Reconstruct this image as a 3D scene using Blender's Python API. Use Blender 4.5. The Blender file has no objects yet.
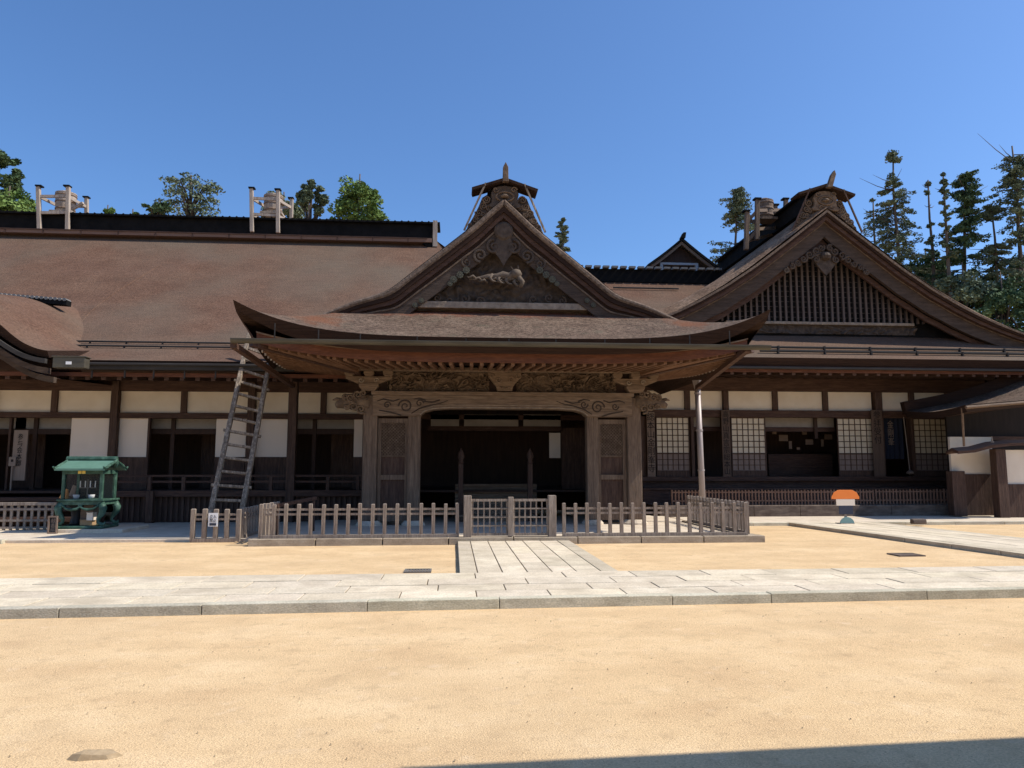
import bpy, math, random
from mathutils import Vector, Matrix, noise
random.seed(7)
SC = bpy.context.scene
COL = SC.collection

# ------------------------------------------------------------------ camera, sky, sun, exposure
F = 740.0; PITCH = math.radians(6.55); YAW = math.radians(4.5); CH = 1.6
cam = bpy.data.cameras.new('camera'); co = bpy.data.objects.new('camera', cam); COL.objects.link(co)
co.location = (0, 0, CH)
co.rotation_euler = (math.pi/2 + PITCH, 0, -YAW)
cam.sensor_fit = 'HORIZONTAL'; cam.sensor_width = 36; cam.lens = F/1024*36
cam.clip_start = 0.1; cam.clip_end = 3000
SC.camera = co

SUN = Vector((0.634, -0.095, 0.773)).normalized()
w = bpy.data.worlds.new('World'); SC.world = w; w.use_nodes = True
nt = w.node_tree; bg = nt.nodes['Background']
sky = nt.nodes.new('ShaderNodeTexSky'); sky.sky_type = 'NISHITA'; sky.sun_disc = False
sky.sun_elevation = math.asin(SUN.z); sky.sun_rotation = math.atan2(SUN.x, SUN.y)
sky.altitude = 400; sky.air_density = 1.05; sky.dust_density = 1.3; sky.ozone_density = 10.0
hs = nt.nodes.new('ShaderNodeHueSaturation'); hs.inputs['Saturation'].default_value = 1.03; nt.links.new(sky.outputs[0], hs.inputs['Color']); nt.links.new(hs.outputs[0], bg.inputs[0]); bg.inputs[1].default_value = 0.13
sl = bpy.data.lights.new('sun', 'SUN'); sl.energy = 4.0; sl.angle = math.radians(0.5); sl.color = (1, 0.94, 0.84)
so = bpy.data.objects.new('sun', sl); COL.objects.link(so); so.rotation_euler = SUN.to_track_quat('Z', 'Y').to_euler()
so.location = (30, -4, 40)
vs = SC.view_settings; vs.view_transform = 'Standard'; vs.look = 'None'; vs.gamma = 1; vs.use_curve_mapping = False
vs.exposure = 0.49
SC.cycles.max_bounces = 8; SC.cycles.diffuse_bounces = 5

# ------------------------------------------------------------------ measuring: photo pixel -> point on a plane of the place
_f = Vector((math.sin(YAW)*math.cos(PITCH), math.cos(YAW)*math.cos(PITCH), math.sin(PITCH)))
_r = Vector((math.cos(YAW), -math.sin(YAW), 0)); _u = _r.cross(_f)
def P(px, py, Y):
    d = _f*F + _r*(px-512) + _u*(384-py)
    return Vector((0, 0, CH)) + d*(Y/d.y)
def PZ(px, py, Z):
    d = _f*F + _r*(px-512) + _u*(384-py)
    return Vector((0, 0, CH)) + d*((Z-CH)/d.z)

# ------------------------------------------------------------------ materials
def mat(name, cols, scale=(1, 1, 1), nscale=4.0, detail=6, rough=0.8, bump=0.0, bscale=40.0, fine=0.0, fscale=30.0,
        metal=0.0, spots=None, attr=False, spec=0.3, blobs=None, course=0):
    if 'bark' in name: cols = [(a*1.03, b_*.95, c*.86) for a, b_, c in cols]
    if 'foliage' in name: cols = [(a*1.35, b_*1.35, c*1.3) for a, b_, c in cols]
    if 'wood' in name or 'board' in name: cols = [(a*1.05, b_*.95, c*.82) for a, b_, c in cols]
    m = bpy.data.materials.new(name); m.use_nodes = True
    t = m.node_tree; b = t.nodes['Principled BSDF']; L = t.links
    tc = t.nodes.new('ShaderNodeTexCoord'); mp = t.nodes.new('ShaderNodeMapping'); mp.inputs['Scale'].default_value = scale
    L.new(tc.outputs['Object'], mp.inputs['Vector'])
    n = t.nodes.new('ShaderNodeTexNoise'); n.inputs['Scale'].default_value = nscale; n.inputs['Detail'].default_value = detail
    n.inputs['Roughness'].default_value = 0.6
    L.new(mp.outputs[0], n.inputs['Vector'])
    r = t.nodes.new('ShaderNodeValToRGB')
    k = len(cols); els = r.color_ramp.elements
    while len(els) < k: els.new(0.5)
    for i, c in enumerate(cols):
        els[i].position = 0.30 + 0.40*i/max(1, k-1); els[i].color = (*c, 1)
    L.new(n.outputs['Fac'], r.inputs['Fac'])
    out = r.outputs['Color']
    if fine > 0:
        n2 = t.nodes.new('ShaderNodeTexNoise'); n2.inputs['Scale'].default_value = fscale; n2.inputs['Detail'].default_value = 3
        L.new(mp.outputs[0], n2.inputs['Vector'])
        mr = t.nodes.new('ShaderNodeMapRange'); mr.inputs[1].default_value = .3; mr.inputs[2].default_value = .7
        mr.inputs[3].default_value = 1-fine; mr.inputs[4].default_value = 1+fine
        L.new(n2.outputs['Fac'], mr.inputs[0])
        mx = t.nodes.new('ShaderNodeMix'); mx.data_type = 'RGBA'; mx.blend_type = 'MULTIPLY'; mx.inputs[0].default_value = 1
        L.new(out, mx.inputs[6]); L.new(mr.outputs[0], mx.inputs[7]); out = mx.outputs[2]
    if attr:
        at = t.nodes.new('ShaderNodeAttribute'); at.attribute_name = 'tint'
        mx = t.nodes.new('ShaderNodeMix'); mx.data_type = 'RGBA'; mx.blend_type = 'MULTIPLY'; mx.inputs[0].default_value = 1
        L.new(out, mx.inputs[6]); L.new(at.outputs['Color'], mx.inputs[7]); out = mx.outputs[2]
    for (c, sc, lo, hi, amt) in (spots or []):
        n3 = t.nodes.new('ShaderNodeTexNoise'); n3.inputs['Scale'].default_value = sc; n3.inputs['Detail'].default_value = 4
        L.new(tc.outputs['Object'], n3.inputs['Vector'])
        mr = t.nodes.new('ShaderNodeMapRange'); mr.inputs[1].default_value = lo; mr.inputs[2].default_value = hi; mr.inputs[4].default_value = amt
        L.new(n3.outputs['Fac'], mr.inputs[0])
        mx = t.nodes.new('ShaderNodeMix'); mx.data_type = 'RGBA'; mx.inputs[7].default_value = (*c, 1)
        L.new(mr.outputs[0], mx.inputs[0]); L.new(out, mx.inputs[6]); out = mx.outputs[2]
    if course:                                          # thin layered courses running along the roof
        mp3 = t.nodes.new('ShaderNodeMapping'); mp3.inputs['Scale'].default_value = (.7, 9, 13); L.new(tc.outputs['Object'], mp3.inputs['Vector'])
        n6 = t.nodes.new('ShaderNodeTexNoise'); n6.inputs['Scale'].default_value = 2.2; n6.inputs['Detail'].default_value = 5; L.new(mp3.outputs[0], n6.inputs['Vector'])
        mr = t.nodes.new('ShaderNodeMapRange'); mr.inputs[1].default_value = .32; mr.inputs[2].default_value = .68; mr.inputs[3].default_value = 1-course; mr.inputs[4].default_value = 1+course
        L.new(n6.outputs['Fac'], mr.inputs[0])
        mx = t.nodes.new('ShaderNodeMix'); mx.data_type = 'RGBA'; mx.blend_type = 'MULTIPLY'; mx.inputs[0].default_value = 1
        L.new(out, mx.inputs[6]); L.new(mr.outputs[0], mx.inputs[7]); out = mx.outputs[2]
    for (cen, rad, sq, c, amt) in (blobs or []):       # local stains: place, size, stretch, colour, strength
        mp2 = t.nodes.new('ShaderNodeMapping'); mp2.inputs['Scale'].default_value = sq
        mp2.inputs['Location'].default_value = tuple(-cen[i]*sq[i] for i in range(3)); L.new(tc.outputs['Object'], mp2.inputs['Vector'])
        ln = t.nodes.new('ShaderNodeVectorMath'); ln.operation = 'LENGTH'; L.new(mp2.outputs[0], ln.inputs[0])
        n5 = t.nodes.new('ShaderNodeTexNoise'); n5.inputs['Scale'].default_value = 3.0; n5.inputs['Detail'].default_value = 6; L.new(tc.outputs['Object'], n5.inputs['Vector'])
        ad = t.nodes.new('ShaderNodeMath'); ad.operation = 'MULTIPLY_ADD'; ad.inputs[1].default_value = rad*2.6; ad.inputs[2].default_value = -rad*1.3; L.new(n5.outputs['Fac'], ad.inputs[0])
        sm = t.nodes.new('ShaderNodeMath'); sm.operation = 'ADD'; L.new(ln.outputs['Value'], sm.inputs[0]); L.new(ad.outputs[0], sm.inputs[1])
        mr = t.nodes.new('ShaderNodeMapRange'); mr.inputs[1].default_value = rad*.3; mr.inputs[2].default_value = rad*1.3; mr.inputs[3].default_value = amt; mr.inputs[4].default_value = 0
        L.new(sm.outputs[0], mr.inputs[0])
        mx = t.nodes.new('ShaderNodeMix'); mx.data_type = 'RGBA'; mx.inputs[7].default_value = (*c, 1)
        L.new(mr.outputs[0], mx.inputs[0]); L.new(out, mx.inputs[6]); out = mx.outputs[2]
    L.new(out, b.inputs['Base Color'])
    b.inputs['Roughness'].default_value = rough; b.inputs['Metallic'].default_value = metal
    b.inputs['Specular IOR Level'].default_value = spec
    if bump > 0:
        n4 = t.nodes.new('ShaderNodeTexNoise'); n4.inputs['Scale'].default_value = bscale; n4.inputs['Detail'].default_value = 5
        L.new(mp.outputs[0], n4.inputs['Vector'])
        bp = t.nodes.new('ShaderNodeBump'); bp.inputs['Strength'].default_value = bump; bp.inputs['Distance'].default_value = 0.03
        L.new(n4.outputs['Fac'], bp.inputs['Height']); L.new(bp.outputs[0], b.inputs['Normal'])
    return m

M = {}
M['bark'] = mat('cypress_bark', [(.100, .060, .045), (.120, .074, .055), (.140, .090, .067)], (1, 1, 1), 0.9, 9, .95, .8, 26, .28, 15,
                spots=[((.128, .104, .078), .16, .42, .64, .75), ((.12, .065, .05), .45, .5, .8, .3), ((.085, .062, .05), 1.7, .55, .8, .3)], spec=.1, course=.10)
M['bark_fine'] = mat('porch_cypress_bark', [(.085, .062, .050), (.113, .084, .067), (.14, .108, .087)], (1, 1, 1), 1.6, 8, .95, .9, 24, .45, 12,
                spots=[((.09, .09, .06), 2.3, .58, .72, .35)], spec=.1,
                blobs=[(P(320, 320, 18.2), .55, (1, .7, 1), (.17, .07, .036), .8), (P(690, 319, 18.2), .5, (1, .7, 1), (.17, .07, .036), .8),
                       (Vector((1.28, 19.35, 5.7)), .36, (.02, 1, .3), (.165, .062, .036), .9)], course=.12)
M['gable_bark'] = mat('gable_cypress_bark', [(.15, .10, .07), (.20, .14, .10), (.25, .185, .14)], (1, 1, 1), 1.6, 8, .95, .9, 24, .4, 12, spec=.1)  # paler bark copy; sunlight on the gable slope is put into the colour
M['bark_edge'] = mat('bark_edge', [(.026, .016, .013), (.045, .028, .022)], (.2, .2, 9), 4, 5, .95, .5, 20, .3, 18, spec=.1)
M['verge_edge'] = mat('verge_edge', [(.11, .078, .058), (.18, .132, .10)], (1, 1, 1), 5, 6, .95, .5, 26, .35, 15, spec=.1)
M['wood_v'] = mat('dark_post_wood', [(.045, .026, .020), (.070, .042, .033), (.10, .065, .052)], (9, 9, .7), 2, 6, .75, .35, 6, .2, 8)
M['wood_h'] = mat('dark_beam_wood', [(.042, .022, .017), (.066, .037, .029), (.095, .058, .045)], (.7, 9, 9), 2, 6, .75, .35, 6, .2, 8)
M['pale_v'] = mat('weathered_post_wood', [(.095, .068, .052), (.145, .107, .084), (.195, .15, .118)], (10, 10, .6), 2, 6, .8, .4, 6, .2, 8)
M['pale_h'] = mat('weathered_beam_wood', [(.10, .072, .054), (.165, .122, .092), (.23, .175, .135)], (.6, 10, 10), 2, 6, .8, .4, 6, .2, 8)
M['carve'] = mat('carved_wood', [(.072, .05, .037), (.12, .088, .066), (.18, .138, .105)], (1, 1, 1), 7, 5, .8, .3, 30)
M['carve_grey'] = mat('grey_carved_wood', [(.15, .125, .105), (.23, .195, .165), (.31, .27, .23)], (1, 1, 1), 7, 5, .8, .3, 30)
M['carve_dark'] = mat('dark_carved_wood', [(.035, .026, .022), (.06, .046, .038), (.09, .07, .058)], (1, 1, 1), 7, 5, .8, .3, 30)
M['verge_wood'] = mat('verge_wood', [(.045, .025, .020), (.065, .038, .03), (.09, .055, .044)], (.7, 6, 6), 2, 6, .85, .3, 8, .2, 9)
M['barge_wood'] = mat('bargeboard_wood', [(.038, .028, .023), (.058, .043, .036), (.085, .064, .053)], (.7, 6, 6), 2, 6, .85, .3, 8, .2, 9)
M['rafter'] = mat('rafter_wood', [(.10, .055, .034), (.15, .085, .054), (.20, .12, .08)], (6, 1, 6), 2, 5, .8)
M['groove_shade'] = mat('groove_shade_line', [(.045, .03, .022), (.06, .04, .03)])  # for raised scroll lines, coloured dark like the shade in cut grooves
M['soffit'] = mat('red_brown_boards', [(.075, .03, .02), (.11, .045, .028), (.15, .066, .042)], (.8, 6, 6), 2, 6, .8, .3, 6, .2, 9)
M['fence'] = mat('fence_wood', [(.15, .125, .112), (.23, .20, .182), (.32, .285, .262)], (12, 12, .8), 2, 6, .85, .4, 6, .18, 8, spots=[((.36, .30, .25), 1.3, .5, .75, .5), ((.11, .085, .07), 2.1, .55, .8, .5)])
M['fence_red'] = mat('bamboo_fence_wood', [(.14, .085, .065), (.2, .125, .095), (.26, .17, .13)], (12, 12, .8), 2, 6, .85, .3, 6, .18, 8)
M['ladder'] = mat('grey_ladder_wood', [(.09, .076, .064), (.18, .155, .132), (.38, .34, .30)], (9, 9, .7), 2, 6, .85, .4, 6, .2, 8)
M['transom'] = mat('dim_transom_plaster', [(.26, .22, .18), (.32, .275, .23)])  # darkened plaster copy, with the shade inside the openings put into the colour
M['kerb_tan'] = mat('tan_kerb_stone', [(.26, .205, .145), (.34, .275, .20), (.43, .355, .265)], (1, 1, 2), 3, 8, .9, .35, 50, .2, 40, spec=.2)
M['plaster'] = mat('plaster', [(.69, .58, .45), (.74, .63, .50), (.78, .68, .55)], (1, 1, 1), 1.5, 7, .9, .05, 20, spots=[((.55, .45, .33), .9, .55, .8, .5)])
M['panel'] = mat('paper_panel', [(.76, .63, .51), (.82, .69, .57)], (1, 1, .3), 1.2, 6, .9, spots=[((.52, .44, .36), .8, .55, .8, .4)])
M['paper'] = mat('shoji_paper', [(.60, .50, .355), (.66, .56, .415)], (1, 1, 1), 2.5, 3, .9)
M['lowpanel'] = mat('shoji_low_panel', [(.20, .145, .115), (.27, .2, .165)], (8, 8, .7), 2, 5, .8)
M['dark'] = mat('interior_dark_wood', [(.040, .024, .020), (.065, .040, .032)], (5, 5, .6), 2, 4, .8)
M['tile'] = mat('black_ridge_tile', [(.006, .006, .006), (.013, .012, .012)], (1, 1, 1), 3, 4, .8, .2, 20, spec=.08)
M['tile_l'] = mat('pale_tile', [(.12, .115, .11), (.20, .195, .185)], (1, 1, 1), 4, 4, .6)
M['ridgeboard'] = mat('ridge_board', [(.16, .10, .08), (.21, .14, .115)], (.5, 5, 5), 2, 5, .85)
M['palewood'] = mat('bleached_wood', [(.25, .22, .20), (.34, .305, .285), (.44, .40, .375)], (9, 9, .7), 2, 5, .85, .3, 8)
M['copper'] = mat('gutter_copper', [(.062, .054, .038), (.085, .075, .055), (.11, .098, .07)], (.6, 3, 3), 2, 5, .55, metal=.3)
M['greygut'] = mat('gutter_grey', [(.035, .032, .03), (.055, .05, .046)], (.6, 3, 3), 2, 5, .8, spec=.1)
M['pipe'] = mat('downpipe_metal', [(.30, .25, .23), (.38, .33, .31)], (3, 3, .6), 2, 5, .5, metal=.2)
M['sand'] = mat('sand_gravel', [(.60, .41, .225), (.685, .485, .27), (.76, .555, .325)], (1, 1.6, 1), .8, 12, .95, .55, 85, .20, 55,
                spots=[((.28, .18, .10), 48, .62, .72, .75), ((.40, .27, .15), 17, .60, .76, .6), ((.42, .29, .165), 6, .56, .76, .5), ((.50, .35, .20), 1.7, .54, .74, .35), ((.54, .385, .225), .3, .48, .7, .35), ((.78, .60, .40), 5, .6, .8, .5)], spec=.1)
M['slab'] = mat('granite_slab', [(.54, .455, .335), (.62, .53, .395), (.68, .59, .45)], (1, 1, 1), 3.5, 8, .85, .25, 60, .16, 45, attr=True,
                spots=[((.38, .315, .225), 1.6, .50, .72, .6)], spec=.2)
M['kerb'] = mat('kerb_granite', [(.36, .325, .245), (.48, .44, .335), (.56, .515, .40)], (1, 1, 2), 3, 8, .9, .35, 50, .2, 40, attr=True, spec=.2)
M['joint'] = mat('joint_soil', [(.13, .098, .062), (.20, .155, .10)], (1, 1, 1), 6, 5, .95)
M['pave'] = mat('pale_paving', [(.50, .41, .305), (.58, .485, .37), (.65, .555, .435)], (1, 1, 1), 2.0, 8, .9, .2, 60, .12, 30,
                spots=[((.38, .33, .26), 1.6, .6, .75, .4)], spec=.2)
M['plinth'] = mat('dark_stone_plinth', [(.075, .052, .04), (.12, .088, .068), (.19, .145, .11)], (1, 1, 3), 3, 8, .9, .3, 30)
M['bronze'] = mat('green_bronze', [(.022, .052, .038), (.042, .095, .066), (.10, .18, .135)], (1, 1, 1), 7, 8, .55, .15, 25, metal=.1)
M['bronze_roof'] = mat('verdigris_roof', [(.085, .175, .128), (.115, .22, .165)], (1, 1, 1), 4, 5, .6)
M['black'] = mat('black_lacquer', [(.012, .012, .013), (.022, .022, .024)], (1, 1, 1), 3, 3, .5)
M['ash'] = mat('grey_ash', [(.3, .29, .27), (.4, .39, .37)], (1, 1, 1), 9, 4, .9)
M['card'] = mat('box_wood', [(.36, .25, .15), (.44, .31, .19)], (1, 1, 1), 3, 4, .9)
M['boxgrey'] = mat('weathered_box_wood', [(.17, .13, .11), (.23, .18, .155)], (1, 6, 6), 3, 4, .9)
M['white'] = mat('white_paint', [(.72, .72, .71), (.78, .78, .77)], (1, 1, 1), 3, 3, .6)
M['gold'] = mat('gold_leaf', [(.62, .42, .08), (.7, .5, .12)], (1, 1, 1), 8, 3, .4, metal=.4)
M['orange'] = mat('orange_paint', [(.85, .22, .04), (.9, .25, .05)], (1, 1, 1), 3, 3, .6)
M['cream'] = mat('cream_paint', [(.78, .66, .52), (.82, .7, .57)], (1, 1, 1), 3, 3, .6)
M['navy'] = mat('navy_cloth', [(.012, .015, .028), (.02, .025, .042)], (4, 4, .6), 2, 4, .9)
M['slate'] = mat('navy_paint', [(.03, .035, .055), (.04, .045, .07)], (1, 1, 1), 3, 3, .6)
M['teal'] = mat('teal_paint', [(.16, .27, .26), (.2, .32, .31)], (1, 1, 1), 3, 3, .6)
M['ink'] = mat('ink', [(.012, .01, .01), (.016, .013, .013)])
M['sign_dark'] = mat('signboard_wood', [(.085, .06, .05), (.12, .088, .072)], (9, 9, .7), 2, 5, .85)
M['sign_pale'] = mat('pale_signboard', [(.20, .165, .15), (.25, .21, .19)], (9, 9, .7), 2, 5, .85)
M['leaf_a'] = mat('foliage_deep', [(.028, .05, .026), (.05, .08, .038), (.075, .11, .05)], (1, 1, 1), .8, 4, .8, spec=.15)
M['leaf_b'] = mat('foliage_bright', [(.06, .10, .03), (.095, .145, .04), (.13, .185, .055)], (1, 1, 1), .8, 4, .8, spec=.15)
M['leaf_c'] = mat('foliage_grey', [(.055, .078, .055), (.09, .112, .07), (.13, .15, .095)], (1, 1, 1), .8, 4, .8, spec=.15)
M['trunk'] = mat('tree_bark', [(.075, .062, .052), (.12, .10, .085)], (6, 6, .6), 2, 5, .9)
M['iron'] = mat('cast_iron', [(.12, .108, .095), (.19, .175, .155)], (1, 1, 1), 8, 4, .7)
M['stone'] = mat('small_stone', [(.30, .215, .125), (.42, .31, .185)], (1, 1, 1), 20, 4, .9)
g = bpy.data.materials.new('pane_glass'); g.use_nodes = True
_n = g.node_tree; _b = _n.nodes['Principled BSDF']; _b.inputs['Base Color'].default_value = (.04, .055, .05, 1)
_b.inputs['Roughness'].default_value = .05; _b.inputs['Alpha'].default_value = .10; _b.inputs['Specular IOR Level'].default_value = .25; M['glass'] = g

# ------------------------------------------------------------------ mesh building
class MB:
    def __init__(s): s.v = []; s.f = []; s.m = []; s.t = {}
    def add(s, vs, fs, m=0, tint=None):
        o = len(s.v); s.v += [tuple(a) for a in vs]
        for f in fs:
            if tint is not None: s.t[len(s.f)] = tint
            s.f.append(tuple(i+o for i in f)); s.m.append(m)
        return s
    def box(s, x0, x1, y0, y1, z0, z1, m=0, tint=None):
        return s.add([(x0, y0, z0), (x1, y0, z0), (x1, y1, z0), (x0, y1, z0), (x0, y0, z1), (x1, y0, z1), (x1, y1, z1), (x0, y1, z1)],
              [(3, 2, 1, 0), (4, 5, 6, 7), (0, 1, 5, 4), (1, 2, 6, 5), (2, 3, 7, 6), (3, 0, 4, 7)], m, tint)
    def slab(s, quad, z0, z1, m=0, tint=None):       # quad: four (x,y), counter-clockwise
        return s.add([(x, y, z0) for x, y in quad]+[(x, y, z1) for x, y in quad],
              [(3, 2, 1, 0), (4, 5, 6, 7), (0, 1, 5, 4), (1, 2, 6, 5), (2, 3, 7, 6), (3, 0, 4, 7)], m, tint)
    def bar(s, p, q, w, h, m=0, up=(0, 0, 1)):
        p = Vector(p); q = Vector(q); d = (q-p).normalized(); a = d.cross(Vector(up))
        if a.length < 1e-4: a = d.cross(Vector((0, 1, 0)))
        a.normalize(); b = a.cross(d); a = a*w/2; b = b*h/2
        vs = [p-a-b, p+a-b, p+a+b, p-a+b, q-a-b, q+a-b, q+a+b, q-a+b]
        return s.add(vs, [(0, 1, 2, 3), (7, 6, 5, 4), (1, 0, 4, 5), (2, 1, 5, 6), (3, 2, 6, 7), (0, 3, 7, 4)], m)
    def tube(s, path, rs, n=8, m=0, flat=1.0):
        path = [Vector(p) for p in path]; k = len(path)
        if not isinstance(rs, (list, tuple)): rs = [rs]*k
        vs = []; fs = []
        for i, p in enumerate(path):
            d = (path[min(i+1, k-1)]-path[max(i-1, 0)]).normalized()
            a = d.cross(Vector((0, 1, 0)))
            if a.length < .1: a = d.cross(Vector((1, 0, 0)))
            a.normalize(); b = a.cross(d)
            for j in range(n):
                t = 2*math.pi*j/n; vs.append(p+a*rs[i]*math.cos(t)+b*rs[i]*math.sin(t)*flat)
        for i in range(k-1):
            for j in range(n):
                j2 = (j+1) % n; fs.append((i*n+j, i*n+j2, (i+1)*n+j2, (i+1)*n+j))
        fs.append(tuple(range(n))); fs.append(tuple(reversed(range((k-1)*n, k*n))))
        return s.add(vs, fs, m)
    def lathe(s, c, prof, n=16, m=0):
        vs = []; fs = []
        for r, z in prof:
            for j in range(n):
                t = 2*math.pi*j/n; vs.append((c[0]+r*math.cos(t), c[1]+r*math.sin(t), c[2]+z))
        for i in range(len(prof)-1):
            for j in range(n):
                j2 = (j+1) % n; fs.append((i*n+j, i*n+j2, (i+1)*n+j2, (i+1)*n+j))
        fs.append(tuple(reversed(range(n)))); fs.append(tuple(range((len(prof)-1)*n, len(prof)*n)))
        return s.add(vs, fs, m)
    def grid(s, rows, m=0, flip=False):
        a = len(rows[0]); vs = [p for r in rows for p in r]; fs = []
        for i in range(len(rows)-1):
            for j in range(a-1):
                q = (i*a+j, i*a+j+1, (i+1)*a+j+1, (i+1)*a+j); fs.append(tuple(reversed(q)) if flip else q)
        return s.add(vs, fs, m)
    def shell(s, rows, off, mtop=0, medge=1, mbot=1, edges='nsew'):   # rows of points; off(p,i,j)->lower point
        low = [[off(Vector(p), i, j) for j, p in enumerate(r)] for i, r in enumerate(rows)]
        s.grid(rows, mtop); s.grid(low, mbot, True)
        R, C_ = len(rows), len(rows[0])
        if 's' in edges: s.grid([low[0], rows[0]], medge)
        if 'n' in edges: s.grid([rows[-1], low[-1]], medge)
        if 'w' in edges: s.grid([[r[0] for r in rows], [r[0] for r in low]], medge)
        if 'e' in edges: s.grid([[r[-1] for r in low], [r[-1] for r in rows]], medge)
        return s
    def prism(s, poly, y0, y1, m=0):                 # polygon in x,z pushed along y
        n = len(poly); vs = [(x, y0, z) for x, z in poly]+[(x, y1, z) for x, z in poly]
        fs = [tuple(range(n)), tuple(reversed(range(n, 2*n)))]+[((i+1) % n, i, n+i, n+(i+1) % n) for i in range(n)]
        return s.add(vs, fs, m)
    def strip(s, lo, hi, y0, y1, m=0):               # band between two x,z polylines, pushed along y (one quad box per step)
        k = len(lo)
        vs = [(x, y0, z) for x, z in lo]+[(x, y0, z) for x, z in hi]+[(x, y1, z) for x, z in lo]+[(x, y1, z) for x, z in hi]
        fs = []
        for i in range(k-1):
            a, b, c, d = i, i+1, k+i+1, k+i
            fs += [(a, b, c, d), (2*k+b, 2*k+a, 2*k+d, 2*k+c), (a, 2*k+a, 2*k+b, b), (d, c, 2*k+c, 2*k+d)]
        fs += [(0, k, 3*k, 2*k), (k-1, 3*k-1, 4*k-1, 2*k-1)]
        return s.add(vs, fs, m)
    def build(s, name, mats, parent=None, smooth=False, bevel=0, fix=True):
        me = bpy.data.meshes.new(name); me.from_pydata(s.v, [], s.f)
        for a in (mats if isinstance(mats, (list, tuple)) else [mats]): me.materials.append(M[a] if isinstance(a, str) else a)
        me.polygons.foreach_set('material_index', s.m)
        if s.t:
            at = me.color_attributes.new('tint', 'FLOAT_COLOR', 'CORNER')
            for p in me.polygons:
                c = s.t.get(p.index, (1, 1, 1))
                for li in p.loop_indices: at.data[li].color = (*c, 1)
        if fix:
            import bmesh
            b = bmesh.new(); b.from_mesh(me); bmesh.ops.recalc_face_normals(b, faces=b.faces); b.to_mesh(me); b.free()
        if smooth: me.polygons.foreach_set('use_smooth', [True]*len(me.polygons))
        me.update()
        o = bpy.data.objects.new(name, me); COL.objects.link(o)
        if bevel:
            mo = o.modifiers.new('bevel', 'BEVEL'); mo.width = bevel; mo.segments = 2; mo.limit_method = 'ANGLE'
        if parent: adopt(o, parent)
        return o
def adopt(o, parent):
    o.parent = parent
    o.matrix_parent_inverse = Matrix.Translation(-parent.location) if parent.parent is None else Matrix.Identity(4)
def thing(name, label, cat, loc=(0, 0, 0), group=None):
    o = bpy.data.objects.new(name, None); COL.objects.link(o); o.location = loc; o.empty_display_size = .2
    o['label'] = label; o['category'] = cat
    if group: o['group'] = group
    return o
def tag(o, label, cat, group=None):
    o['label'] = label; o['category'] = cat
    if group: o['group'] = group
    return o
def struct(name, mb, mats, kind='structure', **k):
    o = mb.build(name, mats, **k); o['kind'] = kind; return o
def dup(o, parent, dx=0, dy=0, dz=0):
    c = o.copy(); COL.objects.link(c); c.parent = parent; c.matrix_parent_inverse = o.matrix_parent_inverse.copy(); c.location = o.location+Vector((dx, dy, dz))
    for ch in o.children:
        d = ch.copy(); COL.objects.link(d); d.parent = c; d.matrix_parent_inverse = ch.matrix_parent_inverse.copy()
    return c
def lerp(a, b, t): return a+(b-a)*t
def interp(pts, x):
    if x <= pts[0][0]: return pts[0][1]
    for (a, b), (c, d) in zip(pts, pts[1:]):
        if x <= c: return b+(d-b)*(x-a)/(c-a)
    return pts[-1][1]
def smoothcurve(pts, x, k=.35):                      # averaged interpolation: no kinks
    return sum(interp(pts, max(pts[0][0], min(pts[-1][0], x+k*(i/4)))) for i in range(-4, 5))/9
def spiral(mb, c, r, turns, th, dirn=1, start=0.0, plane_y=True, m=0, tail=None, taper=.35):
    pts = []; rs = []
    N = int(18*turns)
    for i in range(N+1):
        t = i/N; rr = r*(1-t*.88); a = start+dirn*2*math.pi*turns*t
        pts.append(Vector((c[0]+rr*math.cos(a), c[1], c[2]+rr*math.sin(a)))); rs.append(th*(1-taper*t))
    if tail:
        tp = [Vector(p) for p in tail]; pts = tp+pts; rs = [th*(.35+.65*i/len(tp)) for i in range(len(tp))]+rs
    mb.tube(pts, rs, 6, m)
def relief(mb, x0, x1, z0, z1, Y, depth, freq, seed=0, nx=120, nz=24, inside=None, m=0):
    vs = []; idx = {}; fs = []
    for i in range(nx+1):
        for j in range(nz+1):
            x = lerp(x0, x1, i/nx); z = lerp(z0, z1, j/nz)
            if inside and not inside(x, z): continue
            q = Vector((x*freq+seed, z*freq*1.35, seed*1.7))
            wv = noise.noise_vector(q*.6); n = noise.noise(q+wv*1.1)
            h = .5+.5*math.sin(n*11+wv.x*3)
            h = h*(.55+.45*noise.noise(q*.45+Vector((9, 3, 1)))*2)
            idx[i, j] = len(vs); vs.append((x, Y-depth*max(0, min(1.2, h)), z))
    for i in range(nx):
        for j in range(nz):
            k = [(i, j), (i+1, j), (i+1, j+1), (i, j+1)]
            if all(q in idx for q in k): fs.append(tuple(idx[q] for q in k))
    mb.add(vs, fs, m)
def text_mesh(s, size, M4, material, name, parent=None, sx=1.0, depth=.004):
    cu = bpy.data.curves.new(name, 'FONT'); cu.body = s; cu.size = size; cu.align_x = 'CENTER'; cu.extrude = depth; cu.space_line = .98
    t = bpy.data.objects.new('tmp', cu); COL.objects.link(t); bpy.context.view_layer.update()
    me = bpy.data.meshes.new_from_object(t.evaluated_get(bpy.context.evaluated_depsgraph_get()))
    bpy.data.objects.remove(t); me.transform(M4 @ Matrix.Diagonal((sx, 1, 1, 1))); me.materials.clear(); me.materials.append(M[material])
    o = bpy.data.objects.new(name, me); COL.objects.link(o)
    if parent: adopt(o, parent)
    return o
STAND = Matrix.Rotation(math.pi/2, 4, 'X')            # lettering stood up, facing the yard

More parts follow.
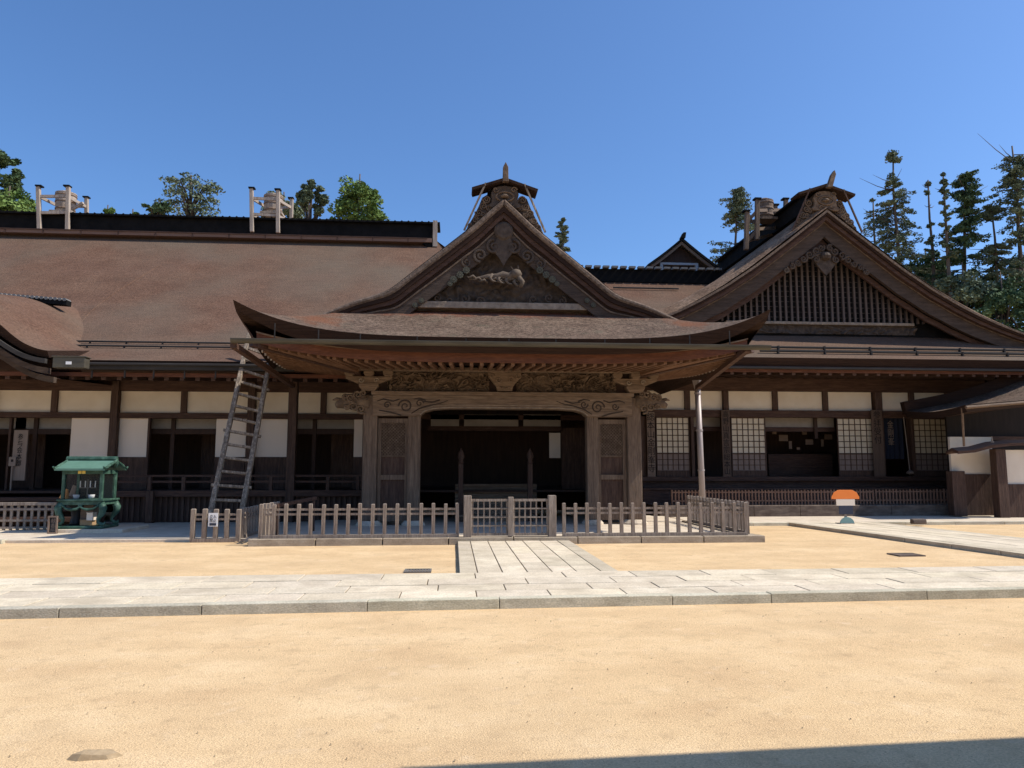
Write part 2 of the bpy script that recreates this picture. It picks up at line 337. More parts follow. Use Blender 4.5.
# ------------------------------------------------------------------ ground, paths, paving
mb = MB(); N = 60
xs = [-400, -120, -60]+[-40+i*2 for i in range(41)]+[60, 120, 400]
ys = [-200, -60, -20]+[-6+i*1.2 for i in range(40)]+[60, 120, 500]
mb.grid([[(x, y, .005*noise.noise(Vector((x*.3, y*.35, 1))) if -40 < x < 40 and -6 < y < 30 else 0) for x in xs] for y in ys])
struct('ground', mb, 'sand', smooth=True)

def tnt(lo=.86, hi=1.06):
    v = random.uniform(lo, hi); return (v, v*random.uniform(.985, 1.0), v*random.uniform(.95, 1.0))
# the long stone path crossing in front
front = lambda x: 8.72+.034*x; back = lambda x: 11.05+.007*x
mb = MB(); mb.slab([(-30, front(-30)+.02), (30, front(30)+.02), (30, back(30)), (-30, back(-30))], -.05, .085); struct('path_bed', mb, 'joint')
mb = MB(); rowt = [0.075, .31, .52, .745, 1.0]
for r in range(4):
    x = -30+random.random()
    while x < 30:
        L = random.uniform(.85, 1.35); a, b = x+.007, x+L-.007
        t0, t1 = rowt[r]+.005, rowt[r+1]-.005
        sk = .0
        q = [(a, lerp(front(a), back(a), t0)), (b, lerp(front(b), back(b), t0)), (b+sk, lerp(front(b), back(b), t1)), (a+sk, lerp(front(a), back(a), t1))]
        mb.slab(q, .02, .1+random.uniform(-.003, .004), 0, tnt(.88, 1.06)); x += L
struct('path', mb, 'slab', bevel=.006)
mb = MB(); x = -30
while x < 30:
    L = random.uniform(1.1, 2.2); a, b = x+.004, x+L-.004
    mb.slab([(a, front(a)), (b, front(b)), (b, front(b)+.165), (a, front(a)+.165)], -.05, .112+random.uniform(-.004, .004), 0, tnt(.85, 1.08)); x += L
struct('path_kerb', mb, 'kerb', bevel=.008)
# walkway from the gate
def columns(name, xl, xr, y0, y1, ncol, border, Lr, z):
    mb = MB(); mb.slab([(xl(y0)+.01, y0), (xr(y0)-.01, y0), (xr(y1)-.01, y1), (xl(y1)+.01, y1)], -.05, z-.015); struct(name+'_bed', mb, 'joint')
    mb = MB(); W0 = xr(y0)-xl(y0)
    fr = [0, border/W0]+[border/W0+(1-2*border/W0)*i/ncol for i in range(1, ncol)]+[1-border/W0, 1]
    for k in range(len(fr)-1):
        y = y0+(0 if k in (0, ncol+1) else random.random()*-.8)
        while y < y1:
            L = random.uniform(*Lr); a, b = max(y, y0)+.006, min(y+L, y1)-.006; y += L
            if b-a < .05: continue
            X = lambda yy, f, e: lerp(xl(yy), xr(yy), f)+e
            e = .008
            mb.slab([(X(a, fr[k], e), a), (X(a, fr[k+1], -e), a), (X(b, fr[k+1], -e), b), (X(b, fr[k], e), b)], -.02, z+random.uniform(-.003, .003), 0,
                    tnt(.74, .86) if k in (0, ncol+1) else tnt(.88, 1.06))
    struct(name, mb, 'slab', bevel=.006)
columns('walkway', lambda y: .10, lambda y: 2.50, 11.08, 16.1, 5, .27, (1.0, 1.9), .075)
columns('side_walkway', lambda y: 10.36-(y-11.2)*.092, lambda y: 13.0-(y-11.2)*.10, 11.15, 20.75, 5, .25, (1.2, 2.4), .09)
# paving in front of the hall, inside the fence, and the strip before the wing
mb = MB(); mb.slab([(-30, 17.12), (-4.12, 17.12), (-4.12, 23.9), (-30, 23.9)], -.05, .06); struct('hall_paving', mb, 'pave')
mb = MB()
for i in range(14):
    a = -30+i*1.87; mb.box(a+.004, min(a+1.866, -9.66), 16.98, 17.2, -.05, .085, 0, tnt(.95, 1.15))
    if a+1.87 > -9.66: break
struct('hall_kerb', mb, 'kerb', bevel=.006)
mb = MB(); mb.slab([(-4.0, 16.32), (6.72, 16.32), (6.72, 23.9), (-4.0, 23.9)], -.05, .105); struct('porch_paving', mb, 'pave')
mb = MB(); mb.slab([(6.95, 20.8), (40, 20.8), (40, 23.55), (6.95, 23.55)], -.05, .07); struct('wing_paving', mb, 'pave')
mb = MB(); 
for i in range(20):
    a = 6.95+i*1.5; mb.box(a+.004, a+1.496, 20.6, 20.82, -.05, .085, 0, tnt(.95, 1.15))
struct('wing_kerb', mb, 'kerb', bevel=.006)

# ------------------------------------------------------------------ shared building bits
def xz(px0, py0, px1, py1, Y):
    a = P(px0, (py0+py1)/2, Y).x; b = P(px1, (py0+py1)/2, Y).x; m = (px0+px1)/2
    return a, b, P(m, py1, Y).z, P(m, py0, Y).z
def shoji(root, x0, x1, z0, zm, z1, Y, nx=6, nz=6):
    f = MB(); t = .035
    f.box(x0, x0+t, Y-.03, Y+.02, z0, z1); f.box(x1-t, x1, Y-.03, Y+.02, z0, z1); f.box(x0+t, x1-t, Y-.03, Y+.02, z1-.04, z1)
    f.box(x0+t, x1-t, Y-.03, Y+.02, zm-.03, zm+.02); f.box(x0+t, x1-t, Y-.03, Y+.02, z0, z0+.22)
    fo = f.build('sliding_door', 'wood_v', root)
    p = MB(); p.box(x0+t, x1-t, Y+.004, Y+.012, zm+.02, z1-.04); p.build('paper_pane', 'paper', fo)
    p = MB(); p.box(x0+t, x1-t, Y+.002, Y+.012, z0+.22, zm-.03); p.build('low_panel', 'lowpanel', fo)
    k = MB(); w_ = (x1-x0-2*t)
    for i in range(1, nx): xx = x0+t+w_*i/nx; k.box(xx-.014, xx+.014, Y-.016, Y-.001, z0+.24, z1-.04)
    for i in range(1, nz): zz = lerp(zm+.02, z1-.04, i/nz); k.box(x0+t, x1-t, Y-.02, Y-.0165, zz-.014, zz+.014)
    for i in range(1, 3): zz = lerp(z0+.22, zm-.03, i/3); k.box(x0+t, x1-t, Y-.02, Y-.0165, zz-.012, zz+.012)
    k.build('lattice', 'wood_v', fo)
def rafters(root, x0, x1, step, ya, za, yb, zb, m='wood_h', w_=.09, h=.11):
    a = MB(); a.bar((x0, ya, za), (x0, yb, zb), w_, h); first = a.build('rafter', m, root)
    n = int((x1-x0)/step)
    for i in range(1, n+1): dup(first, root, i*step)
def relief_tube(mb, x0, x1, z, Y, amp, waves, r):
    mb.tube([(lerp(x0, x1, i/40), Y, z+amp*math.sin(2*math.pi*waves*i/40)) for i in range(41)], r, 6)

# ================================================================== MAIN HALL
HX0, HX1 = -30.0, -0.95
hall = thing('temple_hall', 'long timber hall with white panels under the plain brown roof behind the ladder', 'temple hall', (-10, 24, 0))
EY, EZ, RY, RZ = 20.8, 4.55, 33.0, 11.95
def hz(Y): t = max(0, (Y-EY)/(RY-EY)); return EZ+(RZ-EZ)*(.88*t**1.18+.12*t*t)
rows = []; nY = 26
for i in range(nY+1):
    Y = lerp(EY, RY, (i/nY)); xr = lerp(4.6, HX1+.1, i/nY)
    rows.append([(lerp(HX0, xr, j/40), Y, hz(Y)) for j in range(41)])
mb = MB(); mb.shell(rows, lambda p, i, j: p+Vector((0, .14 if i == 0 else 0, -.27)), 0, 1, 1)
mb.grid([[(HX0, RY, RZ), (HX1+.1, RY, RZ)], [(HX0, 46, 4.5), (4.6, 46, 4.5)]], 0)
mb.add([(4.6, EY, EZ-.1), (4.6, 46, 4.4), (HX1+.1, RY, RZ)], [(0, 1, 2)], 0)
roof = mb.build('roof', ['bark', 'bark_edge'], hall, fix=True)
# bark courses scar: a long diagonal seam and the guard pipes
mb = MB()
for k in (0, 1):
    Y = 22.75-k*.42; z = hz(Y)+.07; a = P(76-k*3, 340, Y).x
    mb.tube([(a, Y, z), (-4.6, Y, z)], .028, 6)
    for i in range(8): xx = a+.4+i*1.05; mb.box(xx-.015, xx+.015, Y-.02, Y+.05, z-.1, z)
mb.build('snow_guard', 'greygut', roof)
def on_roof(px, py, fn, lo, hi):
    for _ in range(40):
        m_ = (lo+hi)/2
        if P(px, py, m_).z > fn(m_): lo = m_
        else: hi = m_
    return P(px, py, lo)
mb = MB(); mb.tube([on_roof(px, py, hz, EY, RY) for px, py in ((74, 338.5), (77, 330), (82, 321), (90, 312), (102, 302), (116, 292), (134, 281), (158, 266))], .02, 6)
mb.build('roof_seam', 'bark', roof)
# ridge
z0 = P(200, 235, 32.6).z; z1 = P(200, 219.5, 32.6).z
mb = MB(); mb.box(HX0, HX1, 32.55, 33.45, z0-.05, z1); rg = mb.build('ridge', 'tile', hall)
mb = MB(); mb.box(HX0, HX1+.25, 32.35, 33.65, z1+.002, z1+.08, 0)
xx = HX0
while xx < HX1+.1: mb.tube([(xx, 32.33, z1+.07), (xx, 33.67, z1+.07)], .045, 6); xx += .3
mb.build('ridge_tile', ['tile'], rg)
mb = MB(); mb.box(HX0, HX1-.1, 32.2, 32.6, z0-.2, z0-.02)
mb.build('ridge_board', 'ridgeboard', rg)
mb = MB()
xx = HX0
while xx < HX1-.3: mb.box(xx-.02, xx+.02, 32.17, 32.2, z0-.24, z0-.02); xx += 1.55
mb.box(HX0, HX1-.3, 32.165, 32.2, z0-.06, z0-.015); mb.build('ridge_batten', 'wood_h', rg)
mb = MB(); mb.box(HX1-.06, HX1+.14, 32.3, 32.42, P(432, 247, 32.4).z, P(432, 221, 32.4).z); mb.build('ridge_end_board', 'palewood', rg)
mb = MB(); mb.prism([(HX1-.75, z0), (HX1-.02, z0), (HX1-.02, z0-.65)], 32.32, 32.6); mb.build('ridge_shoe', 'tile', rg)
# eave: gutter, fascia, soffit, rafters
mb = MB(); mb.box(P(86, 366, 20.6).x, -4.4, 20.58, 20.72, 4.27, 4.43); mb.box(P(86, 366, 20.6).x, -4.4, 20.5, 20.58, 4.38, 4.45); gt = mb.build('gutter', 'greygut', hall, bevel=.02)
for px in (91, 124, 153, 184, 215): xx = P(px, 372, 20.6).x; mb = MB(); mb.box(xx-.02, xx+.02, 20.64, 20.67, 4.05, 4.27); mb.build('gutter_hanger', 'greygut', gt)
mb = MB(); mb.box(-16, 4.4, 21.0, 21.08, 4.13, 4.24); mb.build('fascia', 'soffit', hall)
mb = MB(); mb.grid([[(-16, 21.02, 4.25), (4.4, 21.02, 4.25)], [(-16, 24.1, 4.5), (4.4, 24.1, 4.5)]]); mb.build('soffit', 'wood_h', hall)
rafters(hall, -13.0, -2.6, .42, 21.06, 4.10, 23.8, 4.40, 'wood_h', .12, .12)
WY = 23.8
mb = MB(); mb.box(-16, 5.4, WY-.16, WY+.1, P(150, 391.5, WY).z, 4.45); mb.build('header_beam', 'wood_h', hall)
la, lb = P(150, 418.5, WY).z, P(150, 413, WY).z; ht = P(150, 391.5, WY).z
mb = MB(); mb.box(-16, 5.4, WY-.18, WY+.06, la, lb); mb.build('lintel', 'wood_h', hall, bevel=.01)
def post(px, w_, y0, z0, z1, m='wood_v'):
    x = P(px, 430, y0).x; b = MB(); b.box(x-w_/2, x+w_/2, y0-w_/2, y0+w_/2, z0, z1); return b.build('post', m, hall, bevel=.012)
FZ = .97
for px in (-12, 114, 251): post(px, .22, WY-.16, FZ, 4.3)
post(292.5, .25, 22.42, .06, 4.2, 'wood_v')
for px in (56, 185, 324):
    x = P(px, 402, WY).x; b = MB(); b.box(x-.09, x+.09, WY-.12, WY+.02, lb, ht); b.build('strut', 'wood_v', hall)
for a, b_ in ((-60, 53), (59, 111), (118, 182), (188, 247), (255, 288), (297, 321), (327, 372)):
    x0, x1, za, zb = xz(a, 391.5, b_, 413, WY); b = MB(); b.box(x0-.03, x1+.03, WY-.03, WY+.01, lb-.02, ht+.02); b.build('plaster_panel', 'plaster', hall)
for a, b_ in ((71, 108.5), (117, 150), (216, 246), (256, 288), (354, 368)):
    x0, x1, za, zb = xz(a, 418.5, b_, 457, WY); b = MB(); b.box(x0, x1, WY-.02, WY+.015, za, la+.01); b.build('white_panel', 'panel', hall)
    c = MB(); c.box(x0, x1, WY-.06, WY+.015, FZ, za); c.build('wainscot', 'wood_v', hall)
# openings: jambs, inner plaster strip, things seen inside
for a, b_ in ((13, 70), (151, 215), (297, 353), (-60, 10)):
    x0, x1, za, zb = xz(a, 418.5, b_, 427, WY)
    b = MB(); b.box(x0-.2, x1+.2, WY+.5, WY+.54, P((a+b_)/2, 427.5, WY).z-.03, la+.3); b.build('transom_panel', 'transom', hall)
    b = MB(); b.box(x0-.06, x0, WY-.08, WY+.05, FZ, la); b.build('jamb', 'wood_v', hall)
    b = MB(); b.box(x0-.2, x1+.2, WY+.42, WY+.5, P((a+b_)/2, 432, WY).z-.05, P((a+b_)/2, 427.5, WY).z-.02); b.build('inner_lintel', 'dark', hall)
    x = lerp(x0, x1, .27); b = MB(); b.box(x-.06, x+.06, WY+.4, WY+.48, FZ, la+.2); b.build('inner_post', 'dark', hall)
    x = lerp(x0, x1, .72); b = MB(); b.box(x-.5, x+.6, WY+2.0, WY+2.04, FZ, 3.1); b.build('inner_door', 'wood_v', hall)
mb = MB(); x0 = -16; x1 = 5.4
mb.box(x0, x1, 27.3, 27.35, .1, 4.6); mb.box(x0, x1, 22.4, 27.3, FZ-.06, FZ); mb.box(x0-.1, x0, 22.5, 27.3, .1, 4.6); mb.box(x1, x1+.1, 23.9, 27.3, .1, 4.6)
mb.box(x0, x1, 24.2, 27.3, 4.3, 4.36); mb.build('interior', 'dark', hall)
# veranda
mb = MB(); mb.box(P(112, 490, 22.35).x, P(366, 490, 22.35).x, 22.3, 22.42, .80, FZ+.01); mb.build('veranda_edge', 'wood_h', hall, bevel=.01)
mb = MB(); xx = P(113, 505, 22.35).x
while xx < P(366, 505, 22.35).x: mb.box(xx, xx+.07, 22.46, 22.5, .08, .8); xx += .155
mb.box(P(112, 490, 22.35).x, P(366, 490, 22.35).x, 22.51, 22.55, .06, .8, 1); mb.build('underfloor_lattice', ['wood_v', 'dark'], hall)
for za, zb in ((1.37, 1.43), (1.2, 1.26)):
    mb = MB(); mb.box(P(116, 475, 22.4).x, P(366, 475, 22.4).x, 22.37, 22.44, za, zb); mb.build('railing', 'wood_h', hall)
for px in (116, 150, 184, 213, 246, 271, 328, 358):
    x = P(px, 480, 22.4).x; b = MB(); b.box(x-.05, x+.05, 22.35, 22.46, FZ, 1.37); b.build('railing_post', 'wood_v', hall)
mb = MB(); xx = P(150, 510, 22.3).x; mb.box(xx-.1, xx+.1, 22.2, 22.38, .06, .97); mb.build('veranda_post', 'wood_v', hall)
# landing steps under the curved gable, left
for k in range(3):
    mb = MB(); mb.box(-16, -9.9, 20.9+.45*k, 21.5+.45*k, .2+.25*k, .31+.25*k)
    mb.box(-16, -9.9, 21.3+.45*k, 21.36+.45*k, .06, .2+.25*k); mb.build('step', 'wood_h', hall, bevel=.01)

# curved gable over the side entrance
KX = -14.0
half = [(0, 6.0), (.5, 5.93), (1.1, 5.72), (1.7, 5.36), (2.25, 5.02), (2.7, 4.70), (3.1, 4.54), (3.5, 4.46)]
kprof = [(KX+s*u, z) for s, seq in ((-1, list(reversed(half))), (1, half[1:])) for u, z in seq]
kp = [(lerp(kprof[0][0], kprof[-1][0], i/60), 0) for i in range(61)]
kp = [(x, smoothcurve([(a, b) for a, b in kprof], x, .3)) for x, _ in kp]
rows = []
for i in range(14):
    Y = 19.8+i*.5; rows.append([(x, Y, z+.16+.14*min(1, max(0, (z-4.46)*2))+.16*(Y-19.8)+.05*max(0, z-4.5)) for x, z in kp])
mb = MB(); mb.shell(rows, lambda p, i, j: p+Vector((0, .12 if i == 0 else 0, -.16-.14*min(1, max(0, (kp[j][1]-4.46)*2)))), 0, 1, 1); cg = mb.build('curved_gable', ['bark', 'bark_edge'], hall, smooth=False)
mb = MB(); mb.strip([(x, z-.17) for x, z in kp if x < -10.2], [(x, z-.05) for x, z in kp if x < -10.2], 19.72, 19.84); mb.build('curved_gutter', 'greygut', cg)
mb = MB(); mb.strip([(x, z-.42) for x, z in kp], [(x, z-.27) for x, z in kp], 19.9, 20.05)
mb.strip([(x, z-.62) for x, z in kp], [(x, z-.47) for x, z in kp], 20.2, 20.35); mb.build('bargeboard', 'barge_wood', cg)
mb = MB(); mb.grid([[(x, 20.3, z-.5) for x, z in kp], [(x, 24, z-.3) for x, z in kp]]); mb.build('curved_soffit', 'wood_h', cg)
x0, x1, za, zb = xz(54, 357.5, 86, 368, 19.75)
mb = MB(); mb.box(x0, x1, 19.68, 19.95, za, zb); mb.box(x0-.03, x1+.03, 19.66, 19.97, zb, zb+.03); hp = mb.build('rain_hopper', 'copper', cg, bevel=.01)
mb = MB(); c = P(68.5, 363, 19.67); mb.box(c.x-.07, c.x+.07, 19.67, 19.678, c.z-.035, c.z+.04); mb.build('hopper_mark', 'white', hp)
mb = MB(); a = P(-50, 294, 24.4); b = P(69, 302, 24.4); b.z -= .05
mb.bar(a, b, .3, .16, 1); 
for i in range(26):
    c = a.lerp(b, (i+.5)/26)+Vector((0, -.17, .09)); mb.tube([c, c+Vector((0, .34, .0))], .055, 8, 0)
mb.build('tile_ridge', ['tile_l', 'tile'], cg)
# white notice board leaning in the doorway
x0, x1, za, zb = xz(13, 430, 27, 472, 23.3)
nb = thing('upright_signboard', 'tall white board with black writing in the doorway behind the green burner', 'sign', ((x0+x1)/2, 23.3, za))
mb = MB(); mb.box(x0, x1, 23.28, 23.33, za-.25, zb); mb.build('board', 'sign_pale', nb, bevel=.005)
text_mesh('参\n与\n会\n本\n部', .2, Matrix.Translation(((x0+x1)/2, 23.272, zb-.28)) @ STAND, 'ink', 'lettering', nb, .8)
x0, x1, za, zb = xz(9, 457, 16, 466, 23.2)
mb = MB(); mb.box(x0, x1, 23.18, 23.21, za, zb); mb.box(x0+.07, x1-.07, 23.17, 23.18, za+.12, zb-.07, 1); mb.box((x0+x1)/2-.02, (x0+x1)/2+.02, 23.19, 23.23, FZ, za)
tag(mb.build('small_notice', ['sign_pale', 'ink']), 'small white notice low beside the tall white signboard', 'notice')

# ================================================================== ENTRANCE PORCH
XC = 1.28; WE = 6.33; YE = 17.0; DD = 2.6; YG = YE+DD; YV = 18.98; YB = 28.0
pts = [(0, 8.83), (.3, 8.56), (.85, 8.03), (1.66, 7.36), (2.42, 6.74), (3.05, 6.20), (3.6, 5.90), (4.2, 5.62), (5.2, 5.15), (WE, 4.62)]
def pf(u): return smoothcurve(pts, abs(u), .18) if abs(u) > .18 else interp(pts, abs(u))
def vf(u):
    t = max(0, min(1, (abs(u)-2.7)/1.3)); return pf(u)+.17*t*t*(3-2*t)
def up(u, d):
    a = min(1, abs(u)/WE); b = max(0, 1-d/5.6); return .80*(a**4.4)*(b**3.2)
def skz(u, d): return pf(WE-d)+up(u, d)
porch = thing('entrance_porch', 'carved timber entrance porch with a gabled bark roof and upturned eaves behind the gate', 'temple porch', (XC, 20.3, 0))
mb = MB(); TH = .35
thk = lambda u, d: TH*(1-.62*min(1, abs(u)/WE)**7*max(0, 1-d/3.5))
def low(p, i, j, d=None): return p+Vector((0, 0, -TH))
rows = []
for i in range(13):                                       # front skirt
    d = DD*i/12; rows.append([(XC+s*(WE-d), YE+d, skz(s*(WE-d), d)) for s in [lerp(-1, 1, k/60) for k in range(61)]])
mb.shell(rows, lambda p, i, j: p+Vector((0, .16 if i == 0 else 0, -thk(p.x-XC, p.y-YE))), 0, 1, 1, edges='s')
for sg in (-1, 1):                                        # corner triangles and side slopes
    rows = []
    for i in range(13):
        d = DD*i/12; rows.append([(XC+sg*(WE-d*k/8), YE+d, skz(WE-d*k/8, d) if k == 8 else pf(WE-d*k/8)+up(WE-d*k/8, d)) for k in range(9)])
    mb.shell(rows, lambda p, i, j: p+Vector((-sg*.1 if j == 0 else 0, .16 if i == 0 else 0, -thk(p.x-XC, p.y-YE))), 0, 1, 1, edges='w')
    rows = []
    for i in range(18):
        Y = lerp(YG, YB, i/17); rows.append([(XC+sg*(WE*(1-k/26)), Y, pf(WE*(1-k/26))+up(WE*(1-k/26), Y-YE)) for k in range(27)])
    mb.shell(rows, lambda p, i, j: p+Vector((-sg*.1 if j == 0 else 0, 0, -thk(p.x-XC, p.y-YE))), 0, 1, 1, edges='w')
    rows = []                                             # upper gable roof reaching forward over the gable
    for i in range(9):
        Y = lerp(YV, YG+.2, (i/8)**1.3); rows.append([(XC+sg*(4.8*(1-k/26)), Y, vf(4.8*(1-k/26))+.012-.06*(1-(i/8)**1.3)**2) for k in range(27)])
    mb.grid(rows, 0)
proof = mb.build('roof', ['bark_fine', 'bark_edge'], porch, fix=True)
def sec(u, fn):
    e = .04; sl = (fn(abs(u)+e)-fn(max(0, abs(u)-e)))/(2*e if abs(u) > e else e+abs(u)); return math.sqrt(1+sl*sl)
def verge(root, fn, xc, umax, o0, o1, y0, y1, name, m, n=34, kick=0, taper=.5):
    mb = MB()
    for sg in (-1, 1):
        us = [umax*i/n for i in range(n+1)]
        q = lambda u: 1-taper*(u/umax)**4
        hi = [(xc+sg*u, fn(u)-o0*q(u)*sec(u, fn)+.02) for u in us]; lo = [(xc+sg*u, fn(u)-(o1*q(u)+kick*(u/umax)**3)*sec(u, fn)+.02) for u in us]
        mb.strip(lo, hi, y0, y1)
    return mb.build(name, m, root)
gb = verge(porch, vf, XC, 4.8, .06, .215, YV-.03, YG, 'verge', 'verge_edge')
gb.modifiers.new('bevel', 'BEVEL').width = .05
verge(gb, vf, XC, 4.75, .217, .33, YV+.02, YG, 'verge_underlayer', 'bark_edge')
verge(gb, vf, XC, 4.65, .332, .44, YV+.08, YG, 'verge_board', 'verge_wood')
verge(gb, vf, XC, 4.55, .442, .53, YV+.15, YG, 'verge_inner_board', 'bark_edge')
bb = verge(porch, vf, XC, 4.4, .535, .88, YV+.15, YV+.28, 'bargeboard', 'barge_wood')
verge(bb, vf, XC, 4.4, .53, .57, YV+.12, YV+.148, 'bargeboard_edge', 'carve')
# tympanum
inside = lambda x, z: z < pf(abs(x-XC))-.55*sec(x-XC, pf)
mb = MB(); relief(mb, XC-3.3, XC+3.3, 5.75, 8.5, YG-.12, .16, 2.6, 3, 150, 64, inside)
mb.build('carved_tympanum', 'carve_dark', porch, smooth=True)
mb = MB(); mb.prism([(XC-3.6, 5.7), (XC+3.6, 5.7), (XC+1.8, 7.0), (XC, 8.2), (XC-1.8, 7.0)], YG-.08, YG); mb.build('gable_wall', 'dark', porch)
x0, x1, za, zb = xz(412, 302, 592, 307.5, YG-.3)
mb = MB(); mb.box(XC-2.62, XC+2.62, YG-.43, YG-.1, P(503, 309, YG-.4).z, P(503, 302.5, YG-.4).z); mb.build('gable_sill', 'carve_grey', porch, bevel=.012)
# pendant under the apex with scroll wings
mb = MB(); cz = P(503, 240, YV+.4).z
mb.lathe((0, 0, 0), [(.02, -.06), (.2, -.05), (.26, 0), (.2, .05), (.02, .06)], 14)
mb.v = [(XC+x, YV+.1+z*1.0, cz+.15+y) for x, y, z in mb.v]
for sg in (-1, 1):
    spiral(mb, (XC+sg*.26, YV+.12, cz-.28), .2, 1.6, .045, -sg, math.pi/2 if sg > 0 else math.pi/2)
    spiral(mb, (XC+sg*.62, YV+.12, cz-.52), .19, 1.6, .045, sg, -math.pi/2)
    spiral(mb, (XC+sg*.98, YV+.14, cz-.72), .15, 1.5, .04, -sg, math.pi/2)
mb.prism([(XC-.16, cz), (XC-.3, cz-.35), (XC-.1, cz-.62), (XC, cz-.8), (XC+.1, cz-.62), (XC+.3, cz-.35), (XC+.16, cz)], YV+.1, YV+.16)
mb.build('gable_pendant', 'carve_dark', porch, smooth=False)
# dragon lying across the gable
mb = MB(); Yd = YG-.46
a = P(469, 279, Yd); pth = [P(x, y, Yd) for x, y in ((469, 279.5), (480, 278), (488, 276.5), (497, 277), (503, 275), (509, 277), (513, 274.5), (517, 274))]
mb.tube(pth, [.02, .045, .07, .10, .11, .12, .12, .13], 10)
h = P(516, 275, Yd-.05); mb.lathe((h.x, h.y, h.z-.12), [(.03, 0), (.13, .05), (.17, .14), (.12, .24), (.03, .28)], 12)
mb.tube([h+Vector((.05, -.05, -.05)), h+Vector((.16, -.08, -.2)), h+Vector((.12, -.08, -.36))], [.07, .07, .05], 8)
for dx, dz in ((-.62, -.1), (-.4, -.14), (-.2, -.16), (.02, -.2)):
    c = h+Vector((dx, .02, dz)); mb.tube([c+Vector((0, 0, .1)), c+Vector((-.08, -.05, .0)), c+Vector((-.0, -.07, -.09)), c+Vector((.1, -.07, -.1))], [.055, .05, .03, .012], 6)
for q in range(9):
    c = h+Vector((-1.05+q*.15, .03, -.12-.05*(q % 3))); mb.tube([c, c+Vector((-.09, -.05, .07)), c+Vector((-.2, -.03, .02)), c+Vector((-.26, 0, .07))], [.03, .035, .025, .008], 6)
mb.tube([h+Vector((-.05, 0, .1)), h+Vector((-.14, -.03, .22))], [.03, .008], 6); mb.tube([h+Vector((.06, 0, .12)), h+Vector((.05, -.03, .26))], [.03, .008], 6)
mb.build('dragon_carving', mat('dragon_wood', [(.07, .055, .045), (.14, .115, .095)], (1, 1, 1), 8), porch, smooth=True)
mb = MB()
for (px, py) in ((425, 301), (437, 298), (450, 301), (465, 299), (480, 301), (533, 300), (549, 298), (562, 301)):
    mb = MB(); c = P(px, py, YG-.3); spiral(mb, c, .12, 1.4, .035, random.choice((-1, 1)), random.random()*6); mb.build('cloud_carving', 'carve_dark', porch, smooth=True)
# crests on the bargeboards: three small round flowers in a row, and an end flower
for px, py, n in ((460, 275, 3), (450, 284, 1), (546, 275, 3), (557, 284, 1), (418, 303, 2), (590, 303, 2)):
    mb = MB()
    for k in range(n):
        sg = 1 if px < 503 else -1
        c = P(px+(k-(n-1)/2)*6.3, py-sg*(k-(n-1)/2)*4.6, YV+.14); rr = .11 if n == 3 else .08
        for q in range(9):
            t = 2*math.pi*q/9; cc = c+Vector((math.cos(t)*rr*.62, -.005, math.sin(t)*rr*.62))
            mb.tube([cc, cc+Vector((0, -.035, 0))], [rr*.32, rr*.25], 7)
        mb.tube([c, c+Vector((0, -.05, 0))], [rr*.42, rr*.35], 9)
    mb.build('crest', mat('crest_patina%d' % px, [(.062, .058, .042), (.10, .095, .066)], (1, 1, 1), 9), bb)

